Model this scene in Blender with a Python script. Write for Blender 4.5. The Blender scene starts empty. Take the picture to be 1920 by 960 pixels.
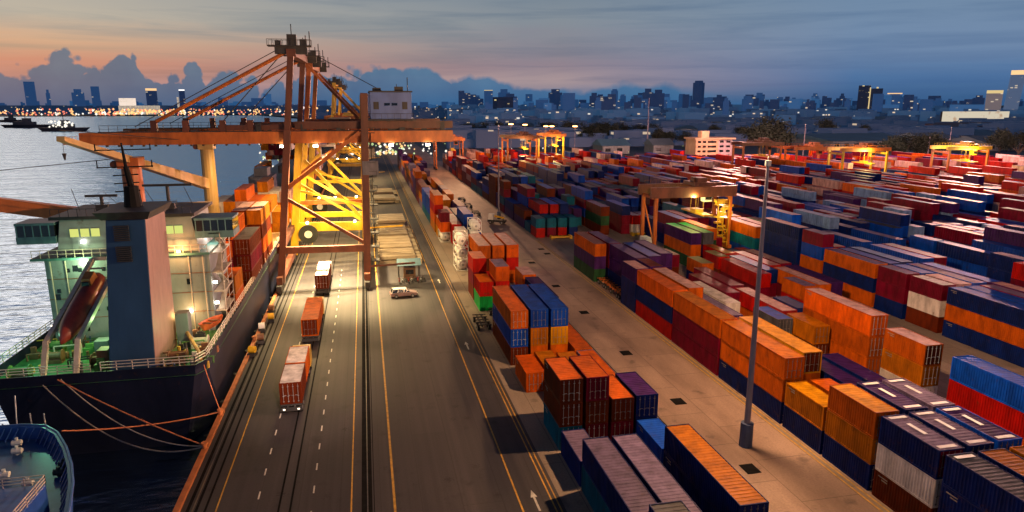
import bpy, bmesh, math, random
from mathutils import Vector, Matrix
random.seed(7)
scn = bpy.context.scene
COL = scn.collection
R = math.radians

# ------------------------------------------------------------------ materials
MATS = {}
def nodes_of(m):
    m.use_nodes = True
    nt = m.node_tree; nt.nodes.clear()
    return nt, nt.nodes.new('ShaderNodeOutputMaterial')

def paint(name, col, rough=0.55, metal=0.0, dirt=0.35, scale=1.2, rust=0.0, streak=True, bump=0.0, spec=0.5, sat=1.0):
    if name in MATS: return MATS[name]
    m = bpy.data.materials.new(name); nt, out = nodes_of(m)
    N, L = nt.nodes, nt.links
    b = N.new('ShaderNodeBsdfPrincipled')
    b.inputs['Roughness'].default_value = rough; b.inputs['Metallic'].default_value = metal
    b.inputs['Specular IOR Level'].default_value = spec
    tc = N.new('ShaderNodeTexCoord')
    info = N.new('ShaderNodeObjectInfo')
    off = N.new('ShaderNodeVectorMath'); off.operation = 'ADD'
    sc_ = N.new('ShaderNodeVectorMath'); sc_.operation = 'SCALE'; sc_.inputs[3].default_value = 40
    L.new(info.outputs['Location'], sc_.inputs[0]); L.new(tc.outputs['Object'], off.inputs[0]); L.new(sc_.outputs[0], off.inputs[1])
    mp = N.new('ShaderNodeMapping')
    mp.inputs['Scale'].default_value = (scale, scale, scale * (0.35 if streak else 1))
    L.new(off.outputs[0], mp.inputs[0])
    nz = N.new('ShaderNodeTexNoise'); nz.inputs['Scale'].default_value = 1.0; nz.inputs['Detail'].default_value = 7; nz.inputs['Roughness'].default_value = .65
    L.new(mp.outputs[0], nz.inputs[0])
    rp = N.new('ShaderNodeValToRGB'); rp.color_ramp.elements[0].position = .35; rp.color_ramp.elements[1].position = .72
    d = 1 - dirt
    rp.color_ramp.elements[0].color = (col[0]*d, col[1]*d, col[2]*d, 1)
    rp.color_ramp.elements[1].color = (min(1, col[0]*1.12+.005), min(1, col[1]*1.12+.005), min(1, col[2]*1.12+.005), 1)
    L.new(nz.outputs[0], rp.inputs[0])
    src = rp.outputs[0]
    # individual tint
    hs = N.new('ShaderNodeHueSaturation')
    mr = N.new('ShaderNodeMapRange'); mr.inputs[3].default_value = .78; mr.inputs[4].default_value = 1.2
    L.new(info.outputs['Random'], mr.inputs[0]); hs.inputs['Saturation'].default_value = sat; L.new(mr.outputs[0], hs.inputs['Value']); L.new(src, hs.inputs['Color'])
    src = hs.outputs[0]
    if rust > 0:
        n2 = N.new('ShaderNodeTexNoise'); n2.inputs['Scale'].default_value = .8; n2.inputs['Detail'].default_value = 9; n2.inputs['Roughness'].default_value = .75
        L.new(off.outputs[0], n2.inputs[0])
        r2 = N.new('ShaderNodeValToRGB'); r2.color_ramp.elements[0].position = .62 - rust*.12; r2.color_ramp.elements[1].position = .75
        r2.color_ramp.elements[0].color = (0,0,0,1); r2.color_ramp.elements[1].color = (1,1,1,1)
        L.new(n2.outputs[0], r2.inputs[0])
        mx = N.new('ShaderNodeMixRGB'); mx.inputs[2].default_value = (.07,.028,.012,1)
        L.new(r2.outputs[0], mx.inputs[0]); L.new(src, mx.inputs[1]); src = mx.outputs[0]
    L.new(src, b.inputs['Base Color'])
    if bump > 0:
        bp = N.new('ShaderNodeBump'); bp.inputs['Strength'].default_value = bump; bp.inputs['Distance'].default_value = .05
        L.new(nz.outputs[0], bp.inputs['Height']); L.new(bp.outputs[0], b.inputs['Normal'])
    L.new(b.outputs[0], out.inputs[0]); MATS[name] = m
    return m

def glow(name, col, strength, sample=False):
    if name in MATS: return MATS[name]
    m = bpy.data.materials.new(name); nt, out = nodes_of(m)
    e = nt.nodes.new('ShaderNodeEmission'); e.inputs[0].default_value = (*col, 1); e.inputs[1].default_value = strength
    nt.links.new(e.outputs[0], out.inputs[0])
    m.cycles.emission_sampling = 'AUTO' if sample else 'NONE'
    MATS[name] = m; return m

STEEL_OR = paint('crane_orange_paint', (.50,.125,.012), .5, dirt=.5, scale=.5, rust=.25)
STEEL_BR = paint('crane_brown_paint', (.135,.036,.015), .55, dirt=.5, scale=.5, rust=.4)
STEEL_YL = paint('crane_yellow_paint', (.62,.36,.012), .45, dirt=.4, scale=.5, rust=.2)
DARK = paint('dark_steel', (.03,.028,.03), .6, dirt=.4)
BLACKRUB = paint('black_rubber', (.015,.015,.015), .8, dirt=.3)
GALV = paint('galvanised_steel', (.35,.36,.38), .45, metal=.4, dirt=.4)
WHITE = paint('white_paint', (.72,.72,.70), .5, dirt=.25, rust=.05)
GLASSD = paint('dark_glass', (.01,.015,.02), .08, dirt=.1, spec=.8)
LAMPW = glow('lamp_white_light', (1,.88,.62), 30)
LAMPO = glow('lamp_orange_light', (1,.45,.12), 22)
WINLIT = glow('lit_window', (.8,.85,.22), .9)

# ------------------------------------------------------------------ mesh builder
class MB:
    def __init__(s): s.v = []; s.f = []
    def box(s, x0, x1, y0, y1, z0, z1):
        n = len(s.v)
        s.v += [(x0,y0,z0),(x1,y0,z0),(x1,y1,z0),(x0,y1,z0),(x0,y0,z1),(x1,y0,z1),(x1,y1,z1),(x0,y1,z1)]
        s.f += [tuple(n+i for i in q) for q in ((3,2,1,0),(4,5,6,7),(0,1,5,4),(1,2,6,5),(2,3,7,6),(3,0,4,7))]
        return s
    def poly(s, pts):
        n = len(s.v); s.v += [tuple(p) for p in pts]; s.f.append(tuple(range(n, n+len(pts)))); return s
    def hexa(s, b, t):      # bottom 4 + top 4 pts ccw
        n = len(s.v); s.v += [tuple(p) for p in b] + [tuple(p) for p in t]
        s.f += [tuple(n+i for i in q) for q in ((3,2,1,0),(4,5,6,7),(0,1,5,4),(1,2,6,5),(2,3,7,6),(3,0,4,7))]
        return s
    def beam(s, a, b, w, h=None, up=(0,0,1)):
        h = h or w; a = Vector(a); b = Vector(b); d = (b-a).normalized(); u = Vector(up)
        if abs(d.dot(u)) > .98: u = Vector((1,0,0))
        x = d.cross(u).normalized(); y = x.cross(d).normalized()
        c = [(-w/2,-h/2),(w/2,-h/2),(w/2,h/2),(-w/2,h/2)]
        return s.hexa([a+x*i+y*j for i,j in c], [b+x*i+y*j for i,j in c])
    def tube(s, a, b, r, r2=None, n=8, cap=True):
        r2 = r if r2 is None else r2; a = Vector(a); b = Vector(b); d = (b-a).normalized()
        u = Vector((0,0,1)) if abs(d.z) < .98 else Vector((1,0,0))
        x = d.cross(u).normalized(); y = x.cross(d).normalized(); k = len(s.v)
        for p, rr in ((a,r),(b,r2)):
            for i in range(n):
                t = 2*math.pi*i/n; s.v.append(tuple(p + x*math.cos(t)*rr + y*math.sin(t)*rr))
        for i in range(n):
            j = (i+1) % n; s.f.append((k+i, k+j, k+n+j, k+n+i))
        if cap:
            s.f.append(tuple(k+i for i in reversed(range(n)))); s.f.append(tuple(k+n+i for i in range(n)))
        return s
    def path(s, pts, r, n=6):
        for a, b in zip(pts[:-1], pts[1:]): s.tube(a, b, r, n=n)
        return s
    def prism(s, pts, z0, z1):
        k = len(s.v); n = len(pts)
        s.v += [(p[0],p[1],z0) for p in pts] + [(p[0],p[1],z1) for p in pts]
        s.f.append(tuple(k+i for i in reversed(range(n)))); s.f.append(tuple(k+n+i for i in range(n)))
        for i in range(n):
            j = (i+1)%n; s.f.append((k+i,k+j,k+n+j,k+n+i))
        return s
    def mesh(s, name):
        me = bpy.data.meshes.new(name); me.from_pydata(s.v, [], s.f); me.update()
        bm = bmesh.new(); bm.from_mesh(me); bmesh.ops.recalc_face_normals(bm, faces=bm.faces); bm.to_mesh(me); bm.free()
        return me
    def build(s, name, mat, parent=None, bevel=0, smooth=False, label=None):
        me = s.mesh(name); me.materials.append(mat)
        if smooth:
            for p in me.polygons: p.use_smooth = True
        o = bpy.data.objects.new(name, me); COL.objects.link(o)
        if parent: o.parent = parent
        if bevel:
            md = o.modifiers.new('edge', 'BEVEL'); md.width = bevel; md.segments = 2; md.limit_method = 'ANGLE'
        if label: o['label'] = label
        return o

def thing(name, label, cat, loc=(0,0,0), rz=0, group=None):
    o = bpy.data.objects.new(name, None); COL.objects.link(o); o.location = loc; o.rotation_euler = (0,0,rz)
    o.empty_display_size = .5
    o['label'] = label; o['category'] = cat
    if group: o['group'] = group
    return o
def tag(o, label=None, cat=None, group=None, kind=None):
    if label: o['label'] = label
    if cat: o['category'] = cat
    if group: o['group'] = group
    if kind: o['kind'] = kind
    return o
KIDS = {}
def copy_tree(o, parent=None, mat=None):
    c = o.copy(); COL.objects.link(c)
    if parent: c.parent = parent
    if mat and c.type == 'MESH' and c.material_slots and c.material_slots[0].material in mat:
        new = mat[c.material_slots[0].material]
        c.material_slots[0].link = 'OBJECT'; c.material_slots[0].material = new
    for ch in list(o.children): copy_tree(ch, c, mat)
    return c

# ------------------------------------------------------------------ camera
F_, H = 1280.0, 35.0
PITCH = math.atan(283/1280); YAW = math.atan(280/(1280*math.cos(PITCH)+283*math.sin(PITCH)))
cd = bpy.data.cameras.new('camera'); cam = bpy.data.objects.new('camera', cd); COL.objects.link(cam)
cd.sensor_width = 36; cd.lens = 36*F_/1920; cd.clip_start = .5; cd.clip_end = 60000
cam.location = (0,0,H); cam.rotation_euler = (math.pi/2 - PITCH, 0, -YAW)
scn.camera = cam
FW = Vector((math.sin(YAW)*math.cos(PITCH), math.cos(YAW)*math.cos(PITCH), -math.sin(PITCH)))
RT = Vector((math.cos(YAW), -math.sin(YAW), 0)); UP = RT.cross(FW)
def ray(u, v): return FW + RT*((u-960)/F_) + UP*((480-v)/F_)
def at(u, v, z=0.0):
    r = ray(u, v); t = (z-H)/r.z; return (r.x*t, r.y*t, z)
def atY(u, v, Y):
    r = ray(u, v); t = Y/r.y; return (r.x*t, Y, H + r.z*t)
def px(x, y, z):
    d = Vector((x,y,z-H)); c = d.dot(FW); return 960+F_*d.dot(RT)/c, 480-F_*d.dot(UP)/c, c

# ------------------------------------------------------------------ world
w = bpy.data.worlds.new('World'); scn.world = w; w.use_nodes = True
nt = w.node_tree; nt.nodes.clear(); N, L = nt.nodes, nt.links
def srgb(r, g, b):
    f = lambda c: (c/255/12.92) if c/255 <= .04045 else ((c/255+.055)/1.055)**2.4
    return (f(r), f(g), f(b))
def ramp(stops, inp, interp='LINEAR'):
    r = N.new('ShaderNodeValToRGB'); r.color_ramp.interpolation = interp
    e = r.color_ramp.elements
    while len(e) < len(stops): e.new(.5)
    for i, (p, c) in enumerate(stops): e[i].position = p; e[i].color = (*c, 1)
    L.new(inp, r.inputs[0]); return r
def math_(op, a, b=None, c=None):
    m = N.new('ShaderNodeMath'); m.operation = op
    for i, x in enumerate((a, b, c)):
        if x is None: continue
        if isinstance(x, (int, float)): m.inputs[i].default_value = x
        else: L.new(x, m.inputs[i])
    return m.outputs[0]
tc = N.new('ShaderNodeTexCoord'); sp = N.new('ShaderNodeSeparateXYZ'); L.new(tc.outputs['Generated'], sp.inputs[0])
az = math_('MULTIPLY', math_('ARCTAN2', sp.outputs[0], sp.outputs[1]), 180/math.pi)
el = math_('MULTIPLY', math_('ARCSINE', sp.outputs[2]), 180/math.pi)
# slow streaky cloud noise (stretched along the horizon)
mp = N.new('ShaderNodeMapping'); mp.inputs['Scale'].default_value = (1.6, 1.6, 26); mp.inputs['Rotation'].default_value = (R(3), R(-2), 0)
L.new(tc.outputs['Generated'], mp.inputs[0])
nz = N.new('ShaderNodeTexNoise'); nz.inputs['Scale'].default_value = 2.2; nz.inputs['Detail'].default_value = 8; nz.inputs['Roughness'].default_value = .55; nz.inputs['Distortion'].default_value = .4
L.new(mp.outputs[0], nz.inputs[0])
elw = math_('ADD', el, math_('MULTIPLY', math_('SUBTRACT', nz.outputs[0], .5), 2.2))
def mr_(inp, a, b, c, d, clamp=True):
    m = N.new('ShaderNodeMapRange'); m.clamp = clamp
    for i, x in enumerate((a, b, c, d)): m.inputs[i+1].default_value = x
    L.new(inp, m.inputs[0]); return m.outputs[0]
t = mr_(elw, 0, 40, 0, 1)
e_ = lambda x: x/40
left = ramp([(e_(0), srgb(70,98,128)), (e_(1.6), srgb(196,146,138)), (e_(2.8), srgb(208,146,122)), (e_(4.2), srgb(214,174,142)), (e_(6), srgb(190,182,166)), (e_(10), srgb(150,160,166)), (e_(20), srgb(150,168,186)), (e_(30), srgb(80,102,134)), (1, srgb(22,36,70))], t)
mid = ramp([(e_(0), srgb(70,110,150)), (e_(1.8), srgb(172,152,156)), (e_(3), srgb(148,134,146)), (e_(4.5), srgb(140,138,150)), (e_(6.5), srgb(136,146,156)), (e_(10), srgb(108,130,150)), (e_(20), srgb(62,88,120)), (1, srgb(16,30,64))], t)
right = ramp([(e_(0), srgb(52,92,138)), (e_(2), srgb(80,118,164)), (e_(4), srgb(116,142,176)), (e_(6.5), srgb(116,142,172)), (e_(10), srgb(104,134,166)), (e_(20), srgb(48,72,110)), (1, srgb(15,28,62))], t)
m1 = N.new('ShaderNodeMixRGB'); L.new(mr_(az, -20, 13, 0, 1), m1.inputs[0]); L.new(left.outputs[0], m1.inputs[1]); L.new(mid.outputs[0], m1.inputs[2])
m2 = N.new('ShaderNodeMixRGB'); L.new(mr_(az, 16, 38, 0, 1), m2.inputs[0]); L.new(m1.outputs[0], m2.inputs[1]); L.new(right.outputs[0], m2.inputs[2])
# darker streaks
stk = N.new('ShaderNodeValToRGB'); stk.color_ramp.elements[0].position = .46; stk.color_ramp.elements[1].position = .66
stk.color_ramp.elements[0].color = (0,0,0,1); stk.color_ramp.elements[1].color = (1,1,1,1); L.new(nz.outputs[0], stk.inputs[0])
m3 = N.new('ShaderNodeMixRGB'); m3.blend_type = 'MULTIPLY'; m3.inputs[2].default_value = (.66,.74,.84,1)
L.new(math_('MULTIPLY', stk.outputs[0], .7), m3.inputs[0]); L.new(m2.outputs[0], m3.inputs[1])
# cumulus silhouettes: top elevation over azimuth
prof = [(0,127),(55,127),(62,121),(78,108),(92,101),(110,97),(128,104),(140,116),(150,127),(170,128),(176,106),(184,108),(196,120),(204,106),(220,103),(232,99),(248,101),(259,112),(262,127),(275,134),(288,127),(308,124),(326,127),(340,148),(352,136),(368,131),(383,140),(398,150),(440,148),(470,145),(498,155),(520,148),(545,146),(575,140),(610,132),(650,131),(690,124),(728,122),(762,130),(800,129),(830,137),(862,147),(880,141),(905,143),(930,150),(965,158),(1000,162),(1060,165),(1140,161),(1155,155),(1190,153),(1215,159),(1228,155),(1240,152),(1252,151),(1264,153),(1278,158),(1300,164),(1400,175),(1600,186),(1920,192)]
fc = N.new('ShaderNodeFloatCurve'); cv = fc.mapping.curves[0]
pts = []
for u, v in prof:
    r = ray(u, v); a_ = math.degrees(math.atan2(r.x, r.y)); e2 = math.degrees(math.atan2(r.z, math.hypot(r.x, r.y)))
    pts.append(((a_+60)/150, e2/10))
cv.points[0].location = (0, .28); cv.points[1].location = (1, .02)
for p in pts: cv.points.new(*p)
for p in cv.points: p.handle_type = 'AUTO_CLAMPED'
fc.mapping.update()
L.new(mr_(az, -60, 90, 0, 1), fc.inputs['Value'])
nf = N.new('ShaderNodeTexNoise'); nf.inputs['Scale'].default_value = 34; nf.inputs['Detail'].default_value = 6; nf.inputs['Roughness'].default_value = .6
L.new(tc.outputs['Generated'], nf.inputs[0])
vz = []
for sc_, am in ((26, 1.5), (62, .7), (140, .3)):
    vo = N.new('ShaderNodeTexVoronoi'); vo.inputs['Scale'].default_value = sc_; L.new(tc.outputs['Generated'], vo.inputs['Vector'])
    vz.append(math_('MULTIPLY', math_('SUBTRACT', .28, math_('MULTIPLY', vo.outputs['Distance'], vo.outputs['Distance'])), am*1.35))
bumps = math_('ADD', math_('ADD', vz[0], vz[1]), vz[2])
bumps = math_('MULTIPLY', bumps, mr_(az, -8, 8, 1.0, .25))
top = math_('ADD', math_('SUBTRACT', math_('MULTIPLY', fc.outputs[0], 10), mr_(az, -8, 8, -.05, .0)), math_('ADD', bumps, math_('MULTIPLY', math_('SUBTRACT', nf.outputs[0], .5), .35)))
soft = mr_(az, 2, 30, 4, 1.0)
cm = math_('MULTIPLY', math_('SUBTRACT', top, el), soft)
cm = mr_(cm, 0, 1, 0, 1)
ccol = N.new('ShaderNodeMixRGB'); L.new(mr_(az, -20, 12, 0, 1), ccol.inputs[0]); ccol.inputs[1].default_value = (*srgb(88,116,138),1); ccol.inputs[2].default_value = (*srgb(72,122,160),1)
ccv = N.new('ShaderNodeMixRGB'); ccv.blend_type = 'MULTIPLY'; ccv.inputs[2].default_value = (.55,.74,.92,1); L.new(mr_(el, 0, 2.6, 1, 0), ccv.inputs[0]); ncl = N.new('ShaderNodeTexNoise'); ncl.inputs['Scale'].default_value = 22; ncl.inputs['Detail'].default_value = 7; L.new(tc.outputs['Generated'], ncl.inputs[0])
cvar = N.new('ShaderNodeMixRGB'); cvar.blend_type = 'MULTIPLY'; cvar.inputs[0].default_value = 1
cvr = ramp([(.3, (.80,.84,.90)), (.7, (1.12,1.08,1.05))], ncl.outputs[0]); L.new(ccol.outputs[0], cvar.inputs[1]); L.new(cvr.outputs[0], cvar.inputs[2]); L.new(cvar.outputs[0], ccv.inputs[1])
m4 = N.new('ShaderNodeMixRGB'); L.new(math_('MULTIPLY', cm, .93), m4.inputs[0]); L.new(m3.outputs[0], m4.inputs[1]); L.new(ccv.outputs[0], m4.inputs[2])
# faint physical dusk sky added underneath
sky = N.new('ShaderNodeTexSky'); sky.sky_type = 'NISHITA'; sky.sun_disc = False; sky.sun_elevation = R(1.0); sky.sun_rotation = R(-28)
ad = N.new('ShaderNodeMixRGB'); ad.blend_type = 'ADD'; ad.inputs[0].default_value = .004; L.new(m4.outputs[0], ad.inputs[1]); L.new(sky.outputs[0], ad.inputs[2])
bg = N.new('ShaderNodeBackground'); bg.inputs[1].default_value = .93; L.new(ad.outputs[0], bg.inputs[0])
wo = N.new('ShaderNodeOutputWorld'); L.new(bg.outputs[0], wo.inputs[0])
w.cycles.sampling_method = 'MANUAL'; w.cycles.sample_map_resolution = 1024

# ------------------------------------------------------------------ lights
def falloff(ld, strength, kind='Linear', smooth=0):
    ld.use_nodes = True; n = ld.node_tree.nodes; l = ld.node_tree.links
    em = [x for x in n if x.type == 'EMISSION'][0]
    fo = n.new('ShaderNodeLightFalloff'); fo.inputs['Strength'].default_value = strength; fo.inputs['Smooth'].default_value = smooth
    l.new(fo.outputs[kind], em.inputs['Strength'])
def lamp(name, loc, energy, col, target=None, size=150, blend=.6, radius=.4, kind=None):
    ld = bpy.data.lights.new(name, 'SPOT' if target else 'POINT'); ld.energy = energy; ld.color = col; ld.shadow_soft_size = radius
    o = bpy.data.objects.new(name, ld); COL.objects.link(o); o.location = loc
    if target:
        ld.spot_size = R(size); ld.spot_blend = blend
        o.rotation_euler = (Vector(target)-Vector(loc)).to_track_quat('-Z', 'Y').to_euler()
    if kind: falloff(ld, 1.0, kind)
    return o
sl = bpy.data.lights.new('dusk_sun', 'SUN'); sl.energy = .10; sl.angle = R(12); sl.color = (1,.62,.42)
so = bpy.data.objects.new('dusk_sun', sl); COL.objects.link(so); so.rotation_euler = (Vector((.42,-.9,-.25))).to_track_quat('-Z','Y').to_euler(); so.location = (-80,100,90)

# ------------------------------------------------------------------ ground & water
def ground_mat(name, c1, c2, scale=.05, rough=(.45,.8), bump=.15, joints=None, stains=True, tracks=False):
    m = bpy.data.materials.new(name); nt, out = nodes_of(m); N, L = nt.nodes, nt.links
    b = N.new('ShaderNodeBsdfPrincipled'); tc = N.new('ShaderNodeTexCoord')
    mp = N.new('ShaderNodeMapping'); mp.inputs['Scale'].default_value = (1, .28, 1); L.new(tc.outputs['Object'], mp.inputs[0])
    a = N.new('ShaderNodeTexNoise'); a.inputs['Scale'].default_value = scale*4; a.inputs['Detail'].default_value = 8; a.inputs['Roughness'].default_value = .6; L.new(mp.outputs[0], a.inputs[0])
    g = N.new('ShaderNodeTexNoise'); g.inputs['Scale'].default_value = 5; g.inputs['Detail'].default_value = 6; L.new(tc.outputs['Object'], g.inputs[0])
    r = N.new('ShaderNodeValToRGB'); r.color_ramp.elements[0].position = .3; r.color_ramp.elements[1].position = .7
    r.color_ramp.elements[0].color = (*c1,1); r.color_ramp.elements[1].color = (*c2,1); L.new(a.outputs[0], r.inputs[0])
    mx = N.new('ShaderNodeMixRGB'); mx.blend_type = 'MULTIPLY'; mx.inputs[0].default_value = .5; L.new(r.outputs[0], mx.inputs[1])
    gr = N.new('ShaderNodeValToRGB'); gr.color_ramp.elements[0].position = .3; gr.color_ramp.elements[1].position = .65; gr.color_ramp.elements[0].color = (.55,.55,.55,1); L.new(g.outputs[0], gr.inputs[0]); L.new(gr.outputs[0], mx.inputs[2])
    src = mx.outputs[0]
    if stains:
        s = N.new('ShaderNodeTexNoise'); s.inputs['Scale'].default_value = .35; s.inputs['Detail'].default_value = 4; L.new(tc.outputs['Object'], s.inputs[0])
        sr = N.new('ShaderNodeValToRGB'); sr.color_ramp.elements[0].position = .62; sr.color_ramp.elements[1].position = .72; L.new(s.outputs[0], sr.inputs[0])
        m2 = N.new('ShaderNodeMixRGB'); m2.blend_type = 'MULTIPLY'; m2.inputs[2].default_value = (.5,.5,.52,1); L.new(sr.outputs[0], m2.inputs[0]); L.new(src, m2.inputs[1]); src = m2.outputs[0]
    if joints:
        bk = N.new('ShaderNodeTexBrick'); bk.offset = .5; bk.inputs['Scale'].default_value = 1; bk.inputs['Brick Width'].default_value = joints[1]; bk.inputs['Row Height'].default_value = joints[0]
        bk.inputs['Mortar Size'].default_value = .05; bk.inputs['Mortar Smooth'].default_value = .3
        bk.inputs['Color1'].default_value = (1,1,1,1); bk.inputs['Color2'].default_value = (.86,.86,.86,1); bk.inputs['Mortar'].default_value = (.45,.45,.45,1)
        rot = N.new('ShaderNodeMapping'); rot.inputs['Rotation'].default_value = (0,0,R(90)); L.new(tc.outputs['Object'], rot.inputs[0]); L.new(rot.outputs[0], bk.inputs[0])
        m5 = N.new('ShaderNodeMixRGB'); m5.blend_type = 'MULTIPLY'; m5.inputs[0].default_value = 1; L.new(src, m5.inputs[1]); L.new(bk.outputs[0], m5.inputs[2]); src = m5.outputs[0]
    if tracks:
        tm = N.new('ShaderNodeMapping'); tm.inputs['Scale'].default_value = (1.5, .012, 1); L.new(tc.outputs['Object'], tm.inputs[0])
        tn = N.new('ShaderNodeTexNoise'); tn.inputs['Scale'].default_value = 1; tn.inputs['Detail'].default_value = 5; tn.inputs['Roughness'].default_value = .6; L.new(tm.outputs[0], tn.inputs[0])
        tr_ = N.new('ShaderNodeValToRGB'); tr_.color_ramp.elements[0].position = .38; tr_.color_ramp.elements[1].position = .62; tr_.color_ramp.elements[0].color = (.55,.55,.57,1); tr_.color_ramp.elements[1].color = (1.25,1.2,1.15,1); L.new(tn.outputs[0], tr_.inputs[0])
        m6 = N.new('ShaderNodeMixRGB'); m6.blend_type = 'MULTIPLY'; m6.inputs[0].default_value = .5; L.new(src, m6.inputs[1]); L.new(tr_.outputs[0], m6.inputs[2]); src = m6.outputs[0]
        bk = N.new('ShaderNodeTexBrick'); bk.offset = .37; bk.inputs['Scale'].default_value = 1; bk.inputs['Brick Width'].default_value = 23; bk.inputs['Row Height'].default_value = 3.6
        bk.inputs['Mortar Size'].default_value = .035; bk.inputs['Color1'].default_value = (1,1,1,1); bk.inputs['Color2'].default_value = (.72,.73,.76,1); bk.inputs['Mortar'].default_value = (.4,.4,.4,1)
        rot = N.new('ShaderNodeMapping'); rot.inputs['Rotation'].default_value = (0,0,R(90)); L.new(tc.outputs['Object'], rot.inputs[0]); L.new(rot.outputs[0], bk.inputs[0])
        m7 = N.new('ShaderNodeMixRGB'); m7.blend_type = 'MULTIPLY'; m7.inputs[0].default_value = .8; L.new(src, m7.inputs[1]); L.new(bk.outputs[0], m7.inputs[2]); src = m7.outputs[0]
        ol = N.new('ShaderNodeTexVoronoi'); ol.inputs['Scale'].default_value = .33; ol.inputs['Randomness'].default_value = 1; L.new(tc.outputs['Object'], ol.inputs['Vector'])
        on_ = N.new('ShaderNodeMath'); on_.operation = 'MULTIPLY_ADD'; L.new(g.outputs[0], on_.inputs[0]); on_.inputs[1].default_value = .5; L.new(ol.outputs['Distance'], on_.inputs[2])
        orr = N.new('ShaderNodeValToRGB'); orr.color_ramp.elements[0].position = .30; orr.color_ramp.elements[1].position = .42; orr.color_ramp.elements[0].color = (.35,.33,.34,1); L.new(on_.outputs[0], orr.inputs[0])
        m8 = N.new('ShaderNodeMixRGB'); m8.blend_type = 'MULTIPLY'; m8.inputs[0].default_value = .9; L.new(src, m8.inputs[1]); L.new(orr.outputs[0], m8.inputs[2]); src = m8.outputs[0]
    L.new(src, b.inputs['Base Color'])
    rr = N.new('ShaderNodeMapRange'); rr.inputs[3].default_value = rough[0]; rr.inputs[4].default_value = rough[1]; L.new(a.outputs[0], rr.inputs[0]); L.new(rr.outputs[0], b.inputs['Roughness'])
    bp = N.new('ShaderNodeBump'); bp.inputs['Strength'].default_value = bump; bp.inputs['Distance'].default_value = .03; L.new(g.outputs[0], bp.inputs['Height']); L.new(bp.outputs[0], b.inputs['Normal'])
    L.new(b.outputs[0], out.inputs[0]); MATS[name] = m; return m

ASPH = ground_mat('asphalt_surface', (.020,.017,.023), (.054,.046,.053), rough=(.52,.8), tracks=True)
CONC = ground_mat('concrete_paving', (.155,.10,.08), (.40,.28,.225), rough=(.5,.8), joints=(6.2,7.5))
CONCD = ground_mat('worn_concrete_strip', (.15,.115,.09), (.28,.22,.18), rough=(.5,.8), joints=(3.0,20))
LANDM = ground_mat('far_city_land', (.010,.020,.034), (.024,.038,.055), scale=.002, stains=False)
YLINE = paint('yellow_road_paint', (.55,.30,.03), .6, dirt=.5, scale=1.5, streak=False)
WLINE = paint('white_road_paint', (.62,.60,.55), .6, dirt=.45, scale=1.5, streak=False)
QX = -17.9
def sheet(name, x0, x1, y0, y1, z, mat, label=None):
    o = MB().poly([(x0,y0,z),(x1,y0,z),(x1,y1,z),(x0,y1,z)]).build(name, mat)
    o['kind'] = 'structure'
    if label: o['label'] = label
    return o
# land: quay block with a real wall face, far city land
land = MB().poly([(QX,-300,-.02),(9000,-300,-.02),(9000,800,-.02),(QX,800,-.02)]).poly([(QX,800,-.02),(60000,800,-.02),(60000,60000,-.02),(-1200,60000,-.02),(-420,2900,-.02),(QX,1500,-.02)])
land.poly([(QX,-300,-.02),(QX,800,-.02),(QX,800,-8),(QX,-300,-8)]).poly([(-420,2900,-.02),(-1200,60000,-.02),(-60000,60000,-.02),(-60000,2650,-.02),(-900,2650,-.02)])
tag(land.build('ground', LANDM), 'dark land under the port and the city reaching the horizon', kind='structure')
sheet('quay_road', QX, 16.0, -60, 700, 0.0, ASPH, 'wide dark asphalt quay road between ship and container yard')
sheet('yard_pavement', 16.0, 29.6, -60, 700, 0.004, CONCD, 'concrete strip under the first container block')
sheet('yard_lane', 29.6, 46.0, -60, 700, 0.0, CONC, 'concrete lane with the light mast between container blocks')
sheet('yard_ground', 46.0, 420, -60, 440, 0.0, CONCD, 'concrete ground under the big container yard')
# water
m = bpy.data.materials.new('harbour_water'); nt, out = nodes_of(m); N, L = nt.nodes, nt.links
b = N.new('ShaderNodeMixShader'); df = N.new('ShaderNodeBsdfDiffuse'); df.inputs[0].default_value = (.006,.010,.012,1); gl = N.new('ShaderNodeBsdfGlossy'); gl.inputs[0].default_value = (.39,.57,.76,1); gl.inputs['Roughness'].default_value = .22
fn_ = N.new('ShaderNodeFresnel'); fn_.inputs[0].default_value = 1.45; fm = N.new('ShaderNodeMath'); fm.operation = 'MULTIPLY'; fm.use_clamp = True; fm.inputs[1].default_value = 1.9; L.new(fn_.outputs[0], fm.inputs[0]); L.new(fm.outputs[0], b.inputs[0]); L.new(df.outputs[0], b.inputs[1]); L.new(gl.outputs[0], b.inputs[2])
tc = N.new('ShaderNodeTexCoord'); mp = N.new('ShaderNodeMapping'); mp.inputs['Scale'].default_value = (.35, 1, 1); mp.inputs['Rotation'].default_value = (0,0,R(14)); L.new(tc.outputs['Object'], mp.inputs[0])
n1 = N.new('ShaderNodeTexNoise'); n1.inputs['Scale'].default_value = .26; n1.inputs['Detail'].default_value = 3.5; n1.inputs['Roughness'].default_value = .55; L.new(mp.outputs[0], n1.inputs[0])
n2 = N.new('ShaderNodeTexNoise'); n2.inputs['Scale'].default_value = .05; n2.inputs['Detail'].default_value = 3; L.new(mp.outputs[0], n2.inputs[0])
ad_ = N.new('ShaderNodeMath'); ad_.operation = 'MULTIPLY_ADD'; L.new(n2.outputs[0], ad_.inputs[0]); ad_.inputs[1].default_value = 1.5; L.new(n1.outputs[0], ad_.inputs[2])
bp = N.new('ShaderNodeBump'); bp.inputs['Strength'].default_value = .9; bp.inputs['Distance'].default_value = .75; L.new(ad_.outputs[0], bp.inputs['Height']); L.new(bp.outputs[0], gl.inputs['Normal']); L.new(bp.outputs[0], fn_.inputs['Normal'])
L.new(b.outputs[0], out.inputs[0])
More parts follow.
